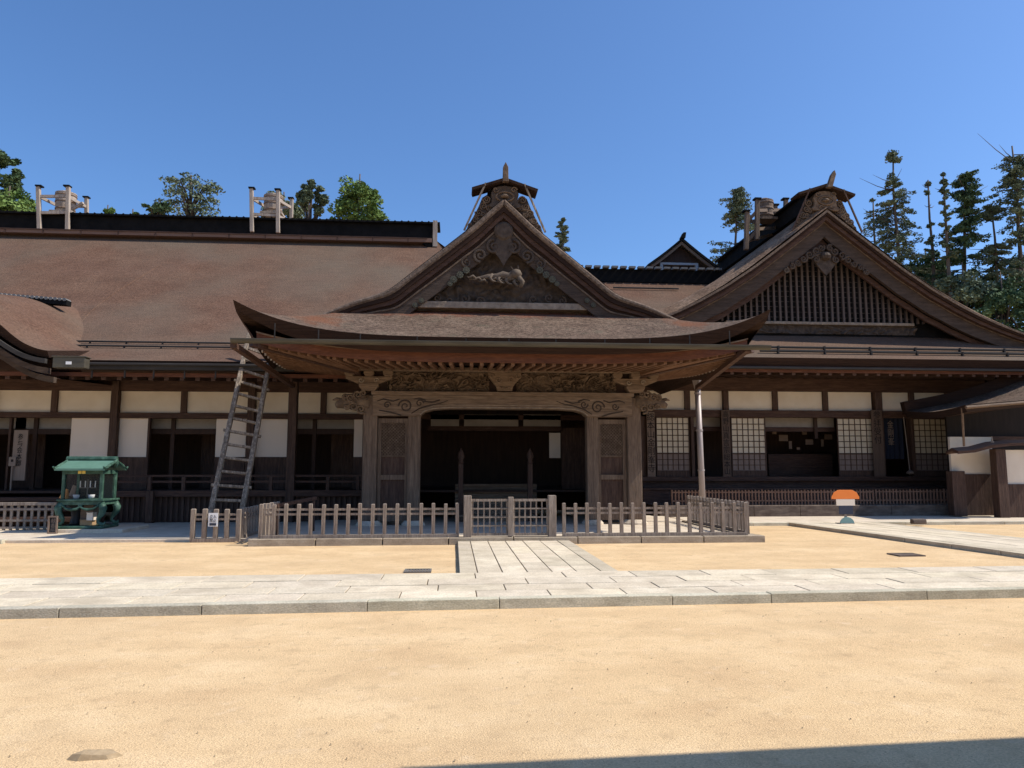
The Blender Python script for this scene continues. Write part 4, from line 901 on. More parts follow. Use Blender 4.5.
# plinth
mb = MB()
for i in range(11): a = 6.6+i*1.55; mb.box(a+.004, a+1.546, 23.55, 25.4, 0, .42, 0)
mb.box(22.5, 34, 23.6, 25.4, 0, .42, 0); mb.build('stone_plinth', 'plinth', wing, bevel=.015)

# name boards on the wing front
def name_board(pxa, pya, pxb, pyb, txt, label, m='sign_dark', tm='ink', size=.24):
    x0, x1, za, zb = xz(pxa, pya, pxb, pyb, VY-.3)
    t = thing('name_board', label, 'sign', ((x0+x1)/2, VY-.3, za), 'vertical name boards on the wing front')
    b = MB(); b.box(x0, x1, VY-.32, VY-.27, za, zb); b.build('board', m, t, bevel=.008)
    n_ = len(txt); sz_ = (zb-za-.06)/n_
    text_mesh('\n'.join(txt), min(sz_/1.0, size*1.3), Matrix.Translation(((x0+x1)/2, VY-.326, zb-.05-min(sz_, size*1.3)*.78)) @ STAND, tm, 'lettering', t, .95)
name_board(647, 412, 655, 477, '総本山金剛峯寺', 'pale vertical board with dark brushed characters beside the porch column', 'boxgrey')
name_board(722, 410, 730.5, 477, '高野山真言宗総本山', 'brown vertical board with dark brushed characters between the downpipe doorway and second paper door', 'sign_dark')
name_board(872.5, 410, 883.5, 477, '参拝受付', 'wide brown vertical board with few characters left of the dark curtain', 'sign_dark')
# door curtain and its cord
cur = thing('door_curtain', 'dark navy door curtain with pale brushed characters hung in the narrow doorway', 'curtain', (P(895, 440, 26.1).x, 26.1, SZ))
x0, x1, za, zb = xz(886, 418, 907, 459, 26.35)
mb = MB(); mb.grid([[(lerp(x0, x1, i/24)+.0*j, 26.5+.05*math.sin(i*1.1), lerp(zb, za, j/6)) for i in range(25)] for j in range(7)]); mb.grid([[(lerp(x0, x1, i/24), 26.52+.05*math.sin(i*1.1), lerp(zb, za, j/6)) for i in range(25)] for j in range(7)], 0, True)
mb.build('cloth', 'navy', cur, smooth=True)
text_mesh('金\n剛\n峯', .32, Matrix.Translation((lerp(x0, x1, .3), 26.43, zb-.36)) @ STAND, 'sign_pale', 'lettering', cur, .8)
cd = thing('broom', 'pale pole leaning in the curtained doorway with a white round head at its foot', 'broom', P(910, 473, 26.2))
mb = MB(); mb.tube([P(903.5, 417, 26.15), P(910, 472, 26.15)], .016, 6); mb.build('handle', 'palewood', cd)
mb = MB(); c = P(910, 472.5, 26.15); mb.lathe((c.x, c.y, c.z-.07), [(.04, 0), (.12, .03), (.13, .08), (.06, .14), (.02, .16)], 12); mb.build('head', 'sign_pale', cd, smooth=True)

# low bamboo fence along the plinth
def picket_fence(name, label, p0, p1, n, zt, w_, m, rails, sill=None, group=None, zb=0, rail_h=.045, cat='fence', rail_d=.03, tip=True):
    p0 = Vector(p0); p1 = Vector(p1); d = (p1-p0); t = thing(name, label, cat, p0, group)
    b = MB(); b.box(p0.x-w_/2, p0.x+w_/2, p0.y-w_/2, p0.y+w_/2, p0.z+zb, p0.z+zt-(w_*.3 if tip else 0))
    if tip: 
        q = MB(); x0, x1, y0, y1, z = p0.x-w_/2, p0.x+w_/2, p0.y-w_/2, p0.y+w_/2, p0.z+zt-w_*.18
        b = MB(); i_ = w_*.16; b.add([(x0, y0, p0.z+zb), (x1, y0, p0.z+zb), (x1, y1, p0.z+zb), (x0, y1, p0.z+zb), (x0, y0, z), (x1, y0, z), (x1, y1, z), (x0, y1, z), (x0+i_, y0+i_, p0.z+zt), (x1-i_, y0+i_, p0.z+zt), (x1-i_, y1-i_, p0.z+zt), (x0+i_, y1-i_, p0.z+zt)],
            [(3, 2, 1, 0), (0, 1, 5, 4), (1, 2, 6, 5), (2, 3, 7, 6), (3, 0, 4, 7), (4, 5, 9, 8), (5, 6, 10, 9), (6, 7, 11, 10), (7, 4, 8, 11), (8, 9, 10, 11)])
    first = b.build('picket', m, t)
    variants = []
    for q in range(5):                                   # hand-cut posts: none quite upright or alike
        me = first.data.copy(); a, b_, c = random.uniform(-.018, .018), random.uniform(-.018, .018), random.uniform(-.012, .01)
        for v in me.vertices: h = v.co.z-p0.z; v.co.x += a*h; v.co.y += b_*h; v.co.z += c*(h > zt*.5)
        variants.append(me)
    for i in range(1, n):
        o = dup(first, t, *(d*(i/(n-1)))); o.location.z += random.uniform(-.006, .006); o.data = random.choice(variants)
    for z in rails:
        r = MB(); r.bar(p0+Vector((0, 0, z)), p1+Vector((0, 0, z)), rail_d, rail_h); r.build('rail', m, t)
    if sill: r = MB(); r.bar(p0+Vector((0, 0, sill[0])), p1+Vector((0, 0, sill[0])), sill[2], sill[1]); r.build('sill', m, t, bevel=.006)
    return t
xa, xb = P(672, 497, 23.95).x, P(873, 497, 23.95).x
picket_fence('low_fence', 'low reddish bamboo fence on the stone plinth behind the orange signboard', (xa, 23.95, .42), (xb, 23.95, .42), 62, .5, .045, 'fence_red', (.14, .42), None, 'low fences on the wing plinth', 0, .04, tip=False)
picket_fence('low_fence', 'shaded end length of low bamboo fence on the plinth before the narrow curtained doorway', (P(876, 497, 24.1).x, 24.1, .42), (P(981, 497, 24.1).x, 24.1, .42), 32, .5, .045, 'fence_red', (.14, .42), None, 'low fences on the wing plinth', 0, .04, tip=False)

# ================================================================== SIDE BUILDING AND GARDEN WALL, right
sh = thing('side_building', 'low outbuilding with a bark roof above the white plaster garden wall', 'outbuilding', (18.5, 23, 0))
def rs(px, py, Y): return P(px, py, Y)
A = P(905, 411, 24.9); B = P(965, 405, 21.6); C_ = P(1060, 362, 23.6); D_ = P(1060, 397, 21.6)
rows = []
for j in range(9):
    t = j/8; e = (1-t)**2*.0
    p = A.lerp(C_, t)+Vector((0, 0, -.25*math.sin(math.pi*t))); q = B.lerp(D_, t)
    rows.append([tuple(q.lerp(p, i/6)+Vector((0, 0, -.12*math.sin(math.pi*i/6)))) for i in range(7)])
mb = MB(); mb.shell(rows, lambda p, i, j: p+Vector((.05 if i == 0 else 0, 0, -.22)), 0, 1, 1); mb.build('roof', ['bark_fine', 'bark_edge'], sh)
mb = MB(); a = A.lerp(C_, 0); pr = [A.lerp(C_, i/10)+Vector((0, .1, -.25*math.sin(math.pi*i/10)+.12)) for i in range(11)]
for i in range(10): mb.bar(pr[i], pr[i+1], .4, .42)
mb.build('roof_ridge', 'bark_edge', sh)
mb = MB(); mb.tube([P(966, 407.5, 21.5), P(1055, 400, 21.5)], .05, 8); mb.build('gutter', 'pale_h', sh)
mb = MB(); mb.prism([(17.05, .3), (24, .3), (24, 4.7), (19, 4.25), (17.05, 3.75)], 24.4, 24.5); mb.build('wall', mat('shaded_wall_wood', [(.014, .010, .009), (.024, .018, .016)], (6, 6, .7), 2), sh)  # near-black wood: the shade under the roof is put into its colour
mb = MB(); mb.tube([P(962, 408, 21.8), P(964, 446, 22.2)], .035, 8); mb.build('downpipe', 'pale_v', sh)
for z in (1.9, 2.6): mb = MB(); mb.box(17.05, 24, 24.28, 24.4, z, z+.12); mb.build('rail', 'wood_h', sh)
gw = thing('garden_wall', 'white plaster wall with wooden skirting and small roofed post beneath the outbuilding eaves', 'wall', (17, 22.8, 0))
x0, x1, za, zb = xz(951, 443, 993, 474, 23.2); mb = MB(); mb.box(x0, x1, 23.2, 23.3, za, zb+.2); mb.build('plaster_panel', 'plaster', gw)
mb = MB(); mb.box(x0, x1, 23.15, 23.3, .1, za); mb.build('skirting', 'wood_v', gw)
mb = MB(); mb.box(P(951, 490, 23).x, P(964, 490, 23).x, 22.9, 23.2, .1, P(957, 471, 23).z); mb.build('wooden_box', 'wood_v', gw, bevel=.01)
a = P(998, 460, 22.5); mb = MB(); mb.box(a.x-.17, a.x+.17, 22.35, 22.65, .05, P(998, 449, 22.5).z); mb.build('post', 'wood_v', gw, bevel=.015)
x0, x1, za, zb = xz(1003, 450, 1060, 484, 22.5); mb = MB(); mb.box(x0, x1, 22.5, 22.56, za, zb); mb.build('plaster_panel', 'plaster', gw)
mb = MB(); mb.box(x0, x1, 22.45, 22.6, .05, za); mb.build('skirting', 'wood_v', gw)
rp = [P(958, 449.5, 22.2), P(975, 448, 22.2), P(992, 443.5, 22.2), P(1010, 441.5, 22.2), P(1060, 440, 22.2)]
rows = [[tuple(p+Vector((0, dy, dz))) for p in rp] for dy, dz in ((0, -.05), (.3, .06), (.6, -.05))]
mb = MB(); mb.shell(rows, lambda p, i, j: p+Vector((0, 0, -.09)), 0, 1, 1); rr = mb.build('roof', ['ridgeboard', 'wood_h'], gw)
c = P(992, 439.5, 22.4); mb = MB(); mb.lathe((c.x, c.y, c.z-.1), [(.05, 0), (.03, .06), (.012, .2)], 8); mb.build('finial', 'palewood', rr)
mb = MB(); c = P(918, 522.5, .0+20.4) if False else PZ(918, 523.5, .07); mb.box(c.x-.2, c.x+.22, c.y-.1, c.y+.12, .06, .2); mb.v = [(x+random.uniform(-.03, .03), y+random.uniform(-.03, .03), z) for x, y, z in mb.v]
tag(mb.build('stone_block', 'plinth', bevel=.03), 'small dark stone block lying on the pale paving strip near the outbuilding', 'stone')

# ================================================================== FRONT FENCE AND GATE
def kerb(name, label, p0, p1, w_, h, n):
    mb = MB(); p0 = Vector(p0); p1 = Vector(p1)
    for i in range(n):
        a = p0.lerp(p1, i/n+.001); b = p0.lerp(p1, (i+1)/n-.001); mb.bar(a+Vector((0, 0, h/2)), b+Vector((0, 0, h/2)), w_, h)
    mb.t = {k: tnt(.8, 1.05) for k in []}
    for k in range(len(mb.f)): mb.t[k] = (1, 1, 1)
    o = struct(name, mb, 'kerb_tan', bevel=.01); return o
FY = 16.2
kerb('fence_kerb', '', (-4.25, FY, -.02), (6.84, FY, -.02), .36, .165, 8)
kerb('return_kerb', '', (6.63, FY+.19, -.02), (6.63, 20.9, -.02), .3, .165, 4)
FP = 'weathered picket fence lengths round the porch'
gl, gr_ = P(467.5, 515, FY).x, P(552, 515, FY).x
z0 = .145
picket_fence('picket_fence', 'grey picket fence from the ladder barrier to the gate', (P(261, 520, FY).x, FY, z0), (P(457.5, 520, FY).x, FY, z0), 17, .72, .072, 'fence', (.60, .50), (.035, .07, .1), FP)
picket_fence('picket_fence', 'grey picket fence from the gate to the corner by the sunlit paving', (P(564, 520, FY).x, FY, z0), (P(745.5, 520, FY).x, FY, z0), 17, .72, .072, 'fence', (.60, .50), (.035, .07, .1), FP)
picket_fence('picket_fence', 'picket fence side length receding from the outer corner towards the downpipe', (6.63, FY+.3, z0), (6.63, 20.7, z0), 17, .72, .072, 'fence', (.60, .50), (.035, .07, .1), FP)
picket_fence('picket_fence', 'short return of close pickets at the fence end beside the ladder barrier', (P(261, 520, FY).x, FY+.28, z0-.12), (P(261, 520, FY).x+.02, FY+1.4, z0-.12), 5, .84, .072, 'fence', (.70, .60), (.035, .07, .1), FP)
# gate
gate = thing('lattice_gate', 'closed grey double gate of open square lattice at the head of the stone walkway', 'gate', ((gl+gr_)/2, FY, 0))
for x in (gl, gr_):
    mb = MB(); mb.box(x-.085, x+.085, FY-.085, FY+.085, .14, 1.03); mb.build('gate_post', 'fence', gate, bevel=.012)
gm = P(510.5, 515, FY).x
mb = MB(); mb.box(gm-.06, gm+.06, FY-.1, FY-.0, .16, 1.0); mb.build('meeting_post', 'fence', gate, bevel=.01)
for a, b, na in ((gl+.1, gm-.07, 6), (gm+.07, gr_-.1, 6)):
    mb = MB()
    for k in range(na+1): x = lerp(a, b, k/na); t = .028 if 0 < k < na else .05; mb.box(x-t/2, x+t/2, FY-.03, FY+.0, .2, .93)
    for k in range(5): z = lerp(.2, .93, k/4); t = .03 if 0 < k < 4 else .055; mb.box(a-.02, b+.02, FY-.045, FY-.0305, z-t/2, z+t/2)
    mb.build('gate_leaf', 'fence', gate)
# handrails of a shaded low barrier behind the fence corner
hb_ = thing('sloping_barrier', 'dark low sloping rail behind the fence corner near the ladder foot', 'barrier', P(290, 508, 17.6))
mb = MB(); mb.bar(P(275, 506, 17.4), P(316, 498, 18.6), .06, .08); mb.build('rail', 'wood_h', hb_)
for px, py, Y in ((277, 506, 17.45), (314, 499, 18.55)): a = P(px, py, Y); mb = MB(); mb.box(a.x-.03, a.x+.03, a.y-.03, a.y+.03, .1, a.z); mb.build('upright', 'wood_v', hb_)

# ladder enclosure with notice
LY = 17.02
lf = picket_fence('ladder_enclosure', 'five-picket wooden barrier with a white notice in front of the ladder foot', (P(193, 525, LY).x, LY, 0), (P(238.5, 525, LY).x, LY, 0), 5, .73, .09, 'fence', (.60, .50), (.04, .08, .11), FP, cat='barrier')
picket_fence('ladder_enclosure', 'shaded side length of the barrier behind the ladder notice', (P(238.5, 525, LY).x, LY+.3, .05), (P(238.5, 525, LY).x, LY+1.5, .05), 6, .68, .07, 'fence', (.56, .46), (.04, .08, .1), FP, cat='barrier')
x0, x1, za, zb = xz(208.5, 513, 218, 526.5, LY-.06)
no = thing('fence_notice', 'white notice sheet fixed to the wooden ladder barrier', 'notice', ((x0+x1)/2, LY-.06, za))
mb = MB(); mb.box(x0, x1, LY-.075, LY-.06, za, zb); mb.build('sheet', 'white', no)
text_mesh('立入\n禁止', .085, Matrix.Translation(((x0+x1)/2, LY-.078, zb-.11)) @ STAND, 'ink', 'lettering', no, .9, .002)
mb = MB(); mb.box(x0+.03, x1-.03, LY-.079, LY-.0752, za+.02, za+.075); mb.build('black_strip', 'slate', no)
mb = MB()
for i in range(7):
    c = PZ(236+i*4.2, 543+random.uniform(-1, 1), .0); r = random.uniform(.025, .05); mb.lathe((c.x, c.y, -.01), [(r*.8, 0), (r, r*.5), (r*.5, r), (.005, r*1.1)], 7)
struct('loose_stones', mb, 'stone', kind='stuff')

# ladder
lad = thing('ladder', 'tall grey wooden ladder leaning on the hall eaves behind the notice barrier', 'ladder', P(225, 520, 18.4))
La, Lb = P(208.5, 522, 18.3), P(249, 334, 21.25); Ra, Rb = P(240, 522, 18.3), P(273, 344, 21.25)
for a, b in ((La, Lb), (Ra, Rb)): mb = MB(); mb.bar(a, b, .115, .11, 0, (0, -1, .3)); mb.build('stile', 'ladder', lad, bevel=.015)
for i in range(13):
    t = .1+.068*i; a = La.lerp(Lb, t); b = Ra.lerp(Rb, t); d = (b-a).normalized(); ex = .12 if i % 4 == 1 else .02
    mb = MB(); mb.bar(a-d*ex, b+d*ex, .06, .075, 0, (0, -1, .3)); mb.build('rung', 'ladder', lad)

# low lattice fence left of the burner
x0, x1 = P(-60, 515, 19.9).x, P(57, 515, 19.9).x
t = thing('lattice_fence', 'low weathered lattice fence on the pale paving left of the green burner', 'fence', (x0, 19.9, .06))
mb = MB(); mb.box(x0, x1, 19.86, 19.94, .68, .76); mb.build('top_rail', 'fence', t, bevel=.008)
for z in (.10, .28, .56): mb = MB(); mb.box(x0, x1, 19.88, 19.9, z, z+.05); mb.build('rail', 'fence', t)
k = 0; xx = x0+.02
first = None
while xx < x1:
    if first is None: mb = MB(); mb.box(xx, xx+.06, 19.901, 19.94, .06, .68); first = mb.build('slat', 'fence', t); fx = xx
    else: dup(first, t, xx-fx)
    xx += .165
# stone plinth + burner
BX0, BX1, BY0, BY1 = -9.62, -8.0, 18.95, 20.55
mb = MB(); mb.slab([(BX0, BY0), (BX1-.35, BY0), (BX1, BY0+.6), (BX1, BY1), (BX0, BY1)][:0] or [(BX0, BY0), (BX1, BY0), (BX1, BY1), (BX0, BY1)], .0, .145); bp = mb.build('stone_slab', 'pave', bevel=.015); tag(bp, 'low pale stone slab under the green incense burner', 'stone slab')
bur = thing('incense_burner', 'green bronze incense cabinet with glass sides, a verdigris roof and curved legs', 'incense burner', (-9.0, 19.7, .145))
x0, x1 = P(62, 510, 19.15).x, P(100, 510, 19.15).x; y0, y1 = 19.15, 19.88
mb = MB(); mb.box(x0-.1, x1+.12, y0-.1, y1+.1, .147, .215); mb.build('base', 'bronze', bur, bevel=.02)
zt = P(80, 500, y0).z; zb_ = P(80, 505, y0).z
for sx in (0, 1):
    for sy in (0, 1):
        X = x0 if sx == 0 else x1; Y = y0 if sy == 0 else y1; dx = -1 if sx == 0 else 1; dy = -1 if sy == 0 else 1
        pth = [(X+dx*.02, Y, zb_+.04), (X+dx*.08, Y+dy*.02, zb_-.08), (X+dx*.06, Y+dy*.02, zb_-.2), (X-dx*.03, Y, zb_-.34), (X-dx*.03, Y, zb_-.42), (X+dx*.05, Y, .25), (X+dx*.12, Y, .26), (X+dx*.13, Y, .31)]
        mb = MB(); mb.tube(pth, [.085, .095, .08, .05, .04, .05, .035, .02], 10); mb.build('leg', 'bronze', bur, smooth=True)
mb = MB(); mb.box(x0-.06, x1+.06, y0-.06, y1+.06, zb_, zt-.03); mb.box(x0-.1, x1+.1, y0-.1, y1+.1, zt-.028, zt+.02)
for k in range(2):
    c = x0+.25+k*(x1-x0-.5); mb.tube([(c-.24, y0-.06, zb_), (c-.12, y0-.06, zb_-.09), (c, y0-.06, zb_-.11), (c+.12, y0-.06, zb_-.09), (c+.24, y0-.06, zb_)], [.02, .035, .04, .035, .02], 8)
mb.build('apron', 'bronze', bur, bevel=.01)
zr = P(80, 470, y0).z
for X in (x0, x1):
    for Y in (y0, y1): mb = MB(); mb.box(X-.035, X+.035, Y-.035, Y+.035, zt+.02, zr); mb.build('corner_post', 'bronze', bur, bevel=.006)
mb = MB(); mb.box(x0-.04, x1+.04, y0-.04, y1+.04, zr-.1, zr-.002); mb.build('cornice', 'bronze', bur, bevel=.008)
mb = MB(); mb.box(x0+.035, x1-.035, y1-.01, y1, zt+.02, zr-.1); mb.build('back_panel', 'black', bur)
for a, b in ((y0+.036, y0+.08), (y1-.08, y1-.036)): fr_ = MB(); fr_.box(x1-.02, x1+.02, a, b, zt+.02, zr-.1); fr_.build('side_frame', 'bronze', bur)
for (a, b, c, d) in ((x0+.035, x1-.035, y0-.004, y0+.004), (x1-.004, x1+.004, y0+.08, y1-.08)): mb = MB(); mb.box(a, b, c, d, zt+.02, zr-.1); mb.build('glass_pane', 'glass', bur)
zrt = P(80, 460, 19.7).z; zre = P(80, 468.5, 18.95).z; ym = (y0+y1)/2
mb = MB(); ra, rb_ = x0-.12, x1+.16
for sg in (-1, 1):
    rows = [[(x, ym+sg*q, lerp(zrt, zre, (q/.62)**.85)) for x in (ra, rb_)] for q in (0, .2, .38, .52, .62)]
    mb.shell(rows, lambda p, i, j: p+Vector((0, 0, -.05)), 0, 0, 0)
rf = mb.build('roof', 'bronze_roof', bur)
mb = MB(); mb.tube([(ra-.02, ym, zrt+.03), (rb_+.02, ym, zrt+.03)], .06, 8); mb.build('roof_ridge', 'bronze', rf)
for X in (ra, rb_):
    mb = MB(); mb.tube([(X, ym+q, lerp(zrt, zre, (abs(q)/.62)**.85)+(.06 if abs(q) > .6 else 0)) for q in (-.68, -.6, -.4, -.2, 0, .2, .4, .6, .68)], [.02, .035, .035, .035, .04, .035, .035, .035, .02], 8)
    mb.tube([(X, ym, zrt), (X, ym, zrt-.1), (X, ym, zrt-.2)], [.05, .06, .02], 8); mb.build('roof_verge', 'bronze', rf)
mb = MB()
for k in (-1, 1): c = P(82+k*2, 469.5, y0-.05); mb.box(c.x-.04, c.x+.04, y0-.055, y0-.045, zr-.09, zr-.02)
mb.build('gold_plate', 'gold', bur)
# things inside the cabinet and under it
ip = lambda px, py: P(px, py, 19.5)
mb = MB(); c = ip(66.5, 497); mb.tube([ip(64, 498.5), ip(65.5, 494), ip(67, 489)], [.12, .09, .03], 8); tag(mb.build('offering_bundle', mat('bundle_orange', [(.5, .2, .06), (.6, .3, .1)])), 'orange paper bundle inside the glass cabinet', 'bundle')
mb = MB(); mb.tube([ip(70.5, 496), ip(75, 485.5)], .05, 8); mb.tube([ip(73.5, 496.5), ip(75, 488)], .035, 8); tag(mb.build('paper_scroll', 'sign_pale'), 'pale rolled paper leaning inside the glass cabinet', 'scroll')
for px, lb_ in ((76.3, 'white cup inside the cabinet beside the rolled paper'), (91.3, 'white cup inside the cabinet under the candle stand')):
    c = ip(px, 498); mb = MB(); mb.lathe((c.x, c.y, zt+.02), [(.05, 0), (.07, .04), (.08, .1), (.065, .1), (.05, .03)], 12); tag(mb.build('offering_cup', 'white', smooth=True), lb_, 'cup', 'white cups in the cabinet')
t = thing('candle_stand', 'thin grey candle stand behind the glass of the green cabinet', 'candle stand', ip(87, 498))
c = ip(87, 498); mb = MB(); mb.tube([(c.x, c.y, zt+.02), (c.x, c.y, zt+.5)], .014, 6); mb.box(c.x-.2, c.x+.2, c.y-.01, c.y+.01, zt+.28, zt+.3); mb.build('frame', 'iron', t)
for k in (-.18, -.06, .06, .18): mb = MB(); mb.tube([(c.x+k, c.y, zt+.3), (c.x+k, c.y, zt+.46)], .014, 6); mb.build('candle', 'white', t)
c = P(75, 515, 19.5); mb = MB(); mb.lathe((c.x, 19.55, .216), [(.14, 0), (.13, .06), (.1, .2), (.12, .34), (.22, .46), (.22, .5), (.19, .5), (.1, .4)], 16); tag(mb.build('ash_urn', 'black', smooth=True), 'black flared urn under the green cabinet', 'urn')
for nm, a, b_, c_, d_, m_, lb_ in (('wooden_box', 80, 515.5, 92.5, 524.8, 'card', 'low tan wooden box with pale end on the burner base'), ('wooden_box', 79.5, 506, 92, 515.2, 'boxgrey', 'grey wooden box stacked under the green cabinet'), ('wooden_box', 86.5, 512.5, 92.8, 520, 'cream', 'small cream box in front of the stacked grey box')):
    Yb = 19.45 if m_ == 'boxgrey' else (19.3 if m_ == 'card' else 19.22)
    x0b, x1b, zab, zbb = xz(a, b_, c_, d_, Yb)
    if m_ == 'boxgrey': zab = .217; Yb = 19.5
    if m_ == 'card': zab = .217; zbb = .34
    if m_ == 'cream': zab, zbb = .342, .52
    mb = MB(); mb.box(x0b, x1b, Yb, Yb+(.2 if m_ != 'boxgrey' else .35), zab, zbb); mb.box(x0b-.01, x1b+.01, Yb-.01, Yb+(.21 if m_ != 'boxgrey' else .36), zbb, zbb+.015)
    tag(mb.build(nm, m_, bevel=.005), lb_, 'box', 'boxes under the burner')
x0, x1, za, zb = xz(47.5, 516, 57, 532, 18.75)
t = thing('framed_signboard', 'small dark framed board with vertical characters leaning by the burner slab', 'sign', ((x0+x1)/2, 18.75, .06))
mb = MB(); mb.box(x0, x1, 18.79, 18.81, .06, zb); mb.build('board', 'black', t)
mb = MB(); 
for a, b, c, d in ((x0, x0+.035, .06, zb), (x1-.035, x1, .06, zb), (x0+.035, x1-.035, zb-.035, zb), (x0+.035, x1-.035, .06, .1)): mb.box(a, b, 18.75, 18.789, c, d)
mb.build('frame', 'boxgrey', t)
text_mesh('献\n香\n所', .12, Matrix.Translation(((x0+x1)/2, 18.785, zb-.16)) @ STAND, 'sign_pale', 'lettering', t, .9, .002)

# standing signboard with the orange head
t = thing('standing_signboard', 'small standing signboard with an orange top on the side walkway', 'sign', (10.85, 20.0, .09))
sX = 10.87; sY = 20.0
def plate(pts_, m_, name, y, d=.02): b = MB(); b.prism([(sX+x, .09+z) for x, z in pts_], y, y+d); return b.build(name, m_, t, bevel=.004)
ell = lambda a, b, cx, cz, n=22, t0=0, t1=2*math.pi: [(cx+a*math.cos(lerp(t0, t1, i/n)), cz+b*math.sin(lerp(t0, t1, i/n))) for i in range(n if t1-t0 > 6 else n+1)]
plate([(-.40, .68), (-.40, .74), (-.33, .86), (-.2, .93), (.2, .93), (.33, .86), (.40, .74), (.40, .68)], 'orange', 'header_board', sY)
plate([(-.27, .50), (.27, .50), (.27, .678), (-.27, .678)], 'cream', 'middle_board', sY+.002)
plate([(-.2, .26), (.2, .26), (.2, .498), (-.2, .498)], 'slate', 'lower_board', sY)
plate(ell(.21, .19, 0, .0, 20, 0, math.pi), 'teal', 'foot_board', sY-.03)
b = MB(); b.box(sX-.03, sX+.03, sY+.024, sY+.06, .09, .95); b.box(sX-.2, sX+.2, sY-.05, sY+.25, .09, .11); b.build('prop', 'palewood', t)

# drain grate, flat cover, stone
def grate(c, w_, d, nm, lb_, m_='iron', bars=8):
    t = thing(nm, lb_, 'drain cover', (c.x, c.y, 0)); mb = MB(); x0, x1, y0, y1 = c.x-w_/2, c.x+w_/2, c.y-d/2, c.y+d/2
    for a in ((x0, x1, y0, y0+.03), (x0, x1, y1-.03, y1), (x0, x0+.03, y0+.03, y1-.03), (x1-.03, x1, y0+.03, y1-.03)): mb.box(*a, -.01, .022)
    mb.build('frame', m_, t)
    if bars:
        mb = MB()
        for i in range(bars): x = lerp(x0+.05, x1-.05, i/(bars-1)); mb.box(x-.014, x+.014, y0+.03, y1-.03, -.008, .016)
        mb.box(x0+.03, x1-.03, c.y-.012, c.y+.012, -.006, .012); mb.build('grille', m_, t)
    else: mb = MB(); mb.box(x0+.03, x1-.03, y0+.03, y1-.03, -.01, .017); mb.build('lid', m_, t)
grate(PZ(418, 571.5, 0), .42, .36, 'drain_grate', 'small iron drain grate in the sand at the back edge of the long path')
grate(PZ(906, 555.3, 0), .5, .42, 'inspection_cover', 'flat grey inspection cover in the sand left of the side walkway', 'plinth', 0)
c = PZ(94, 758, 0); mb = MB(); pts_ = [(-.14, -.02), (-.08, .05), (.02, .04), (.09, .065), (.15, .02), (.09, -.03), (0, -.035), (-.07, -.045)]
vs_ = [(c.x+x, c.y+y, .0) for x, y in pts_]+[(c.x+x*.8, c.y+y*.7, .028+.008*math.sin(k)) for k, (x, y) in enumerate(pts_)]
mb.add(vs_, [tuple(range(8, 16))]+[(k, (k+1) % 8, 8+(k+1) % 8, 8+k) for k in range(8)]); tag(mb.build('flat_stone', 'stone'), 'flat tan stone half sunk in the foreground sand', 'stone')
mb = MB()
for k in range(520):
    x = random.uniform(-7, 9); y = random.uniform(4.2, 8.4) if k < 650 else random.uniform(11.4, 16)
    r = random.choice((.003, .004, .004, .005, .006, .008)); a = random.random()*6
    mb.add([(x+r*math.cos(a+i*1.57)*random.uniform(.7, 1.5), y+r*math.sin(a+i*1.57)*random.uniform(.7, 1.3), .006) for i in range(4)]+[(x, y, .006+r)], [(0, 1, 4), (1, 2, 4), (2, 3, 4), (3, 0, 4)])
struct('gravel', mb, 'stone', kind='stuff', fix=False)

# ================================================================== ROOF-TOP FIRE-WATER BARRELS
def barrel_platform(posts, Yf, Yr, label, blabel, bc, br, bh, m='palewood'):
    a = P(posts[0][0], posts[0][1], Yf); t = thing('barrel_platform', label, 'platform', (a.x, Yf, P(posts[0][0], posts[0][2], Yf).z), 'wooden barrel platforms on the roof ridges')
    tops = []
    for px, py0, py1, Y in posts_y(posts, Yf, Yr):
        A_ = P(px, py0, Y); B_ = P(px, py1, Y); mb = MB(); mb.bar(B_, A_+Vector((random.uniform(-.05, .05), 0, 0)), .16, .16, 0, (0, 1, 0)); o = mb.build('platform_post', m, t, bevel=.02)
        b = MB(); b.box(A_.x-.13, A_.x+.13, A_.y-.13, A_.y+.13, A_.z, A_.z+.06); b.build('post_cap', 'tile', o); tops.append(A_)
    for i, j in ((0, 1), (1, 2), (2, 3), (3, 0)):
        if i < len(tops) and j < len(tops):
            for dz in (-.42, -1.15): mb = MB(); mb.bar(tops[i]+Vector((0, 0, dz)), tops[j]+Vector((0, 0, dz)), .08, .12); mb.build('platform_rail', m, t)
    c = P(bc[0], bc[1], (Yf+Yr)/2); bt = thing('rain_barrel', blabel, 'barrel', c, 'rain barrels on the roof ridges')
    mb = MB(); mb.lathe(c, [(br*.86, 0), (br*.95, bh*.35), (br, bh*.75), (br, bh), (br*.9, bh), (br*.85, bh*.9)], 18); mb.build('staves', m, bt)
    for z in (.12, .5, .86): mb = MB(); rr_ = br*(.9+.11*z); mb.lathe((c.x, c.y, c.z+bh*z), [(rr_+.015, 0), (rr_+.03, .02), (rr_+.03, .06), (rr_+.015, .08)], 18); mb.build('hoop', 'boxgrey', bt)
    mb = MB(); mb.lathe((c.x, c.y, c.z+bh+.002), [(br*1.04, 0), (br*1.04, .04), (br*.5, .13), (.03, .16)], 18); mb.build('lid', m, bt)
    mb = MB(); mb.box(c.x-br*1.15, c.x+br*1.15, c.y-br, c.y+br, c.z-.1, c.z-.004); mb.build('platform_deck', m, t)
def posts_y(posts, Yf, Yr): return [(px, a, b, Yf if k < 2 else Yr) for k, (px, a, b) in enumerate(posts)]
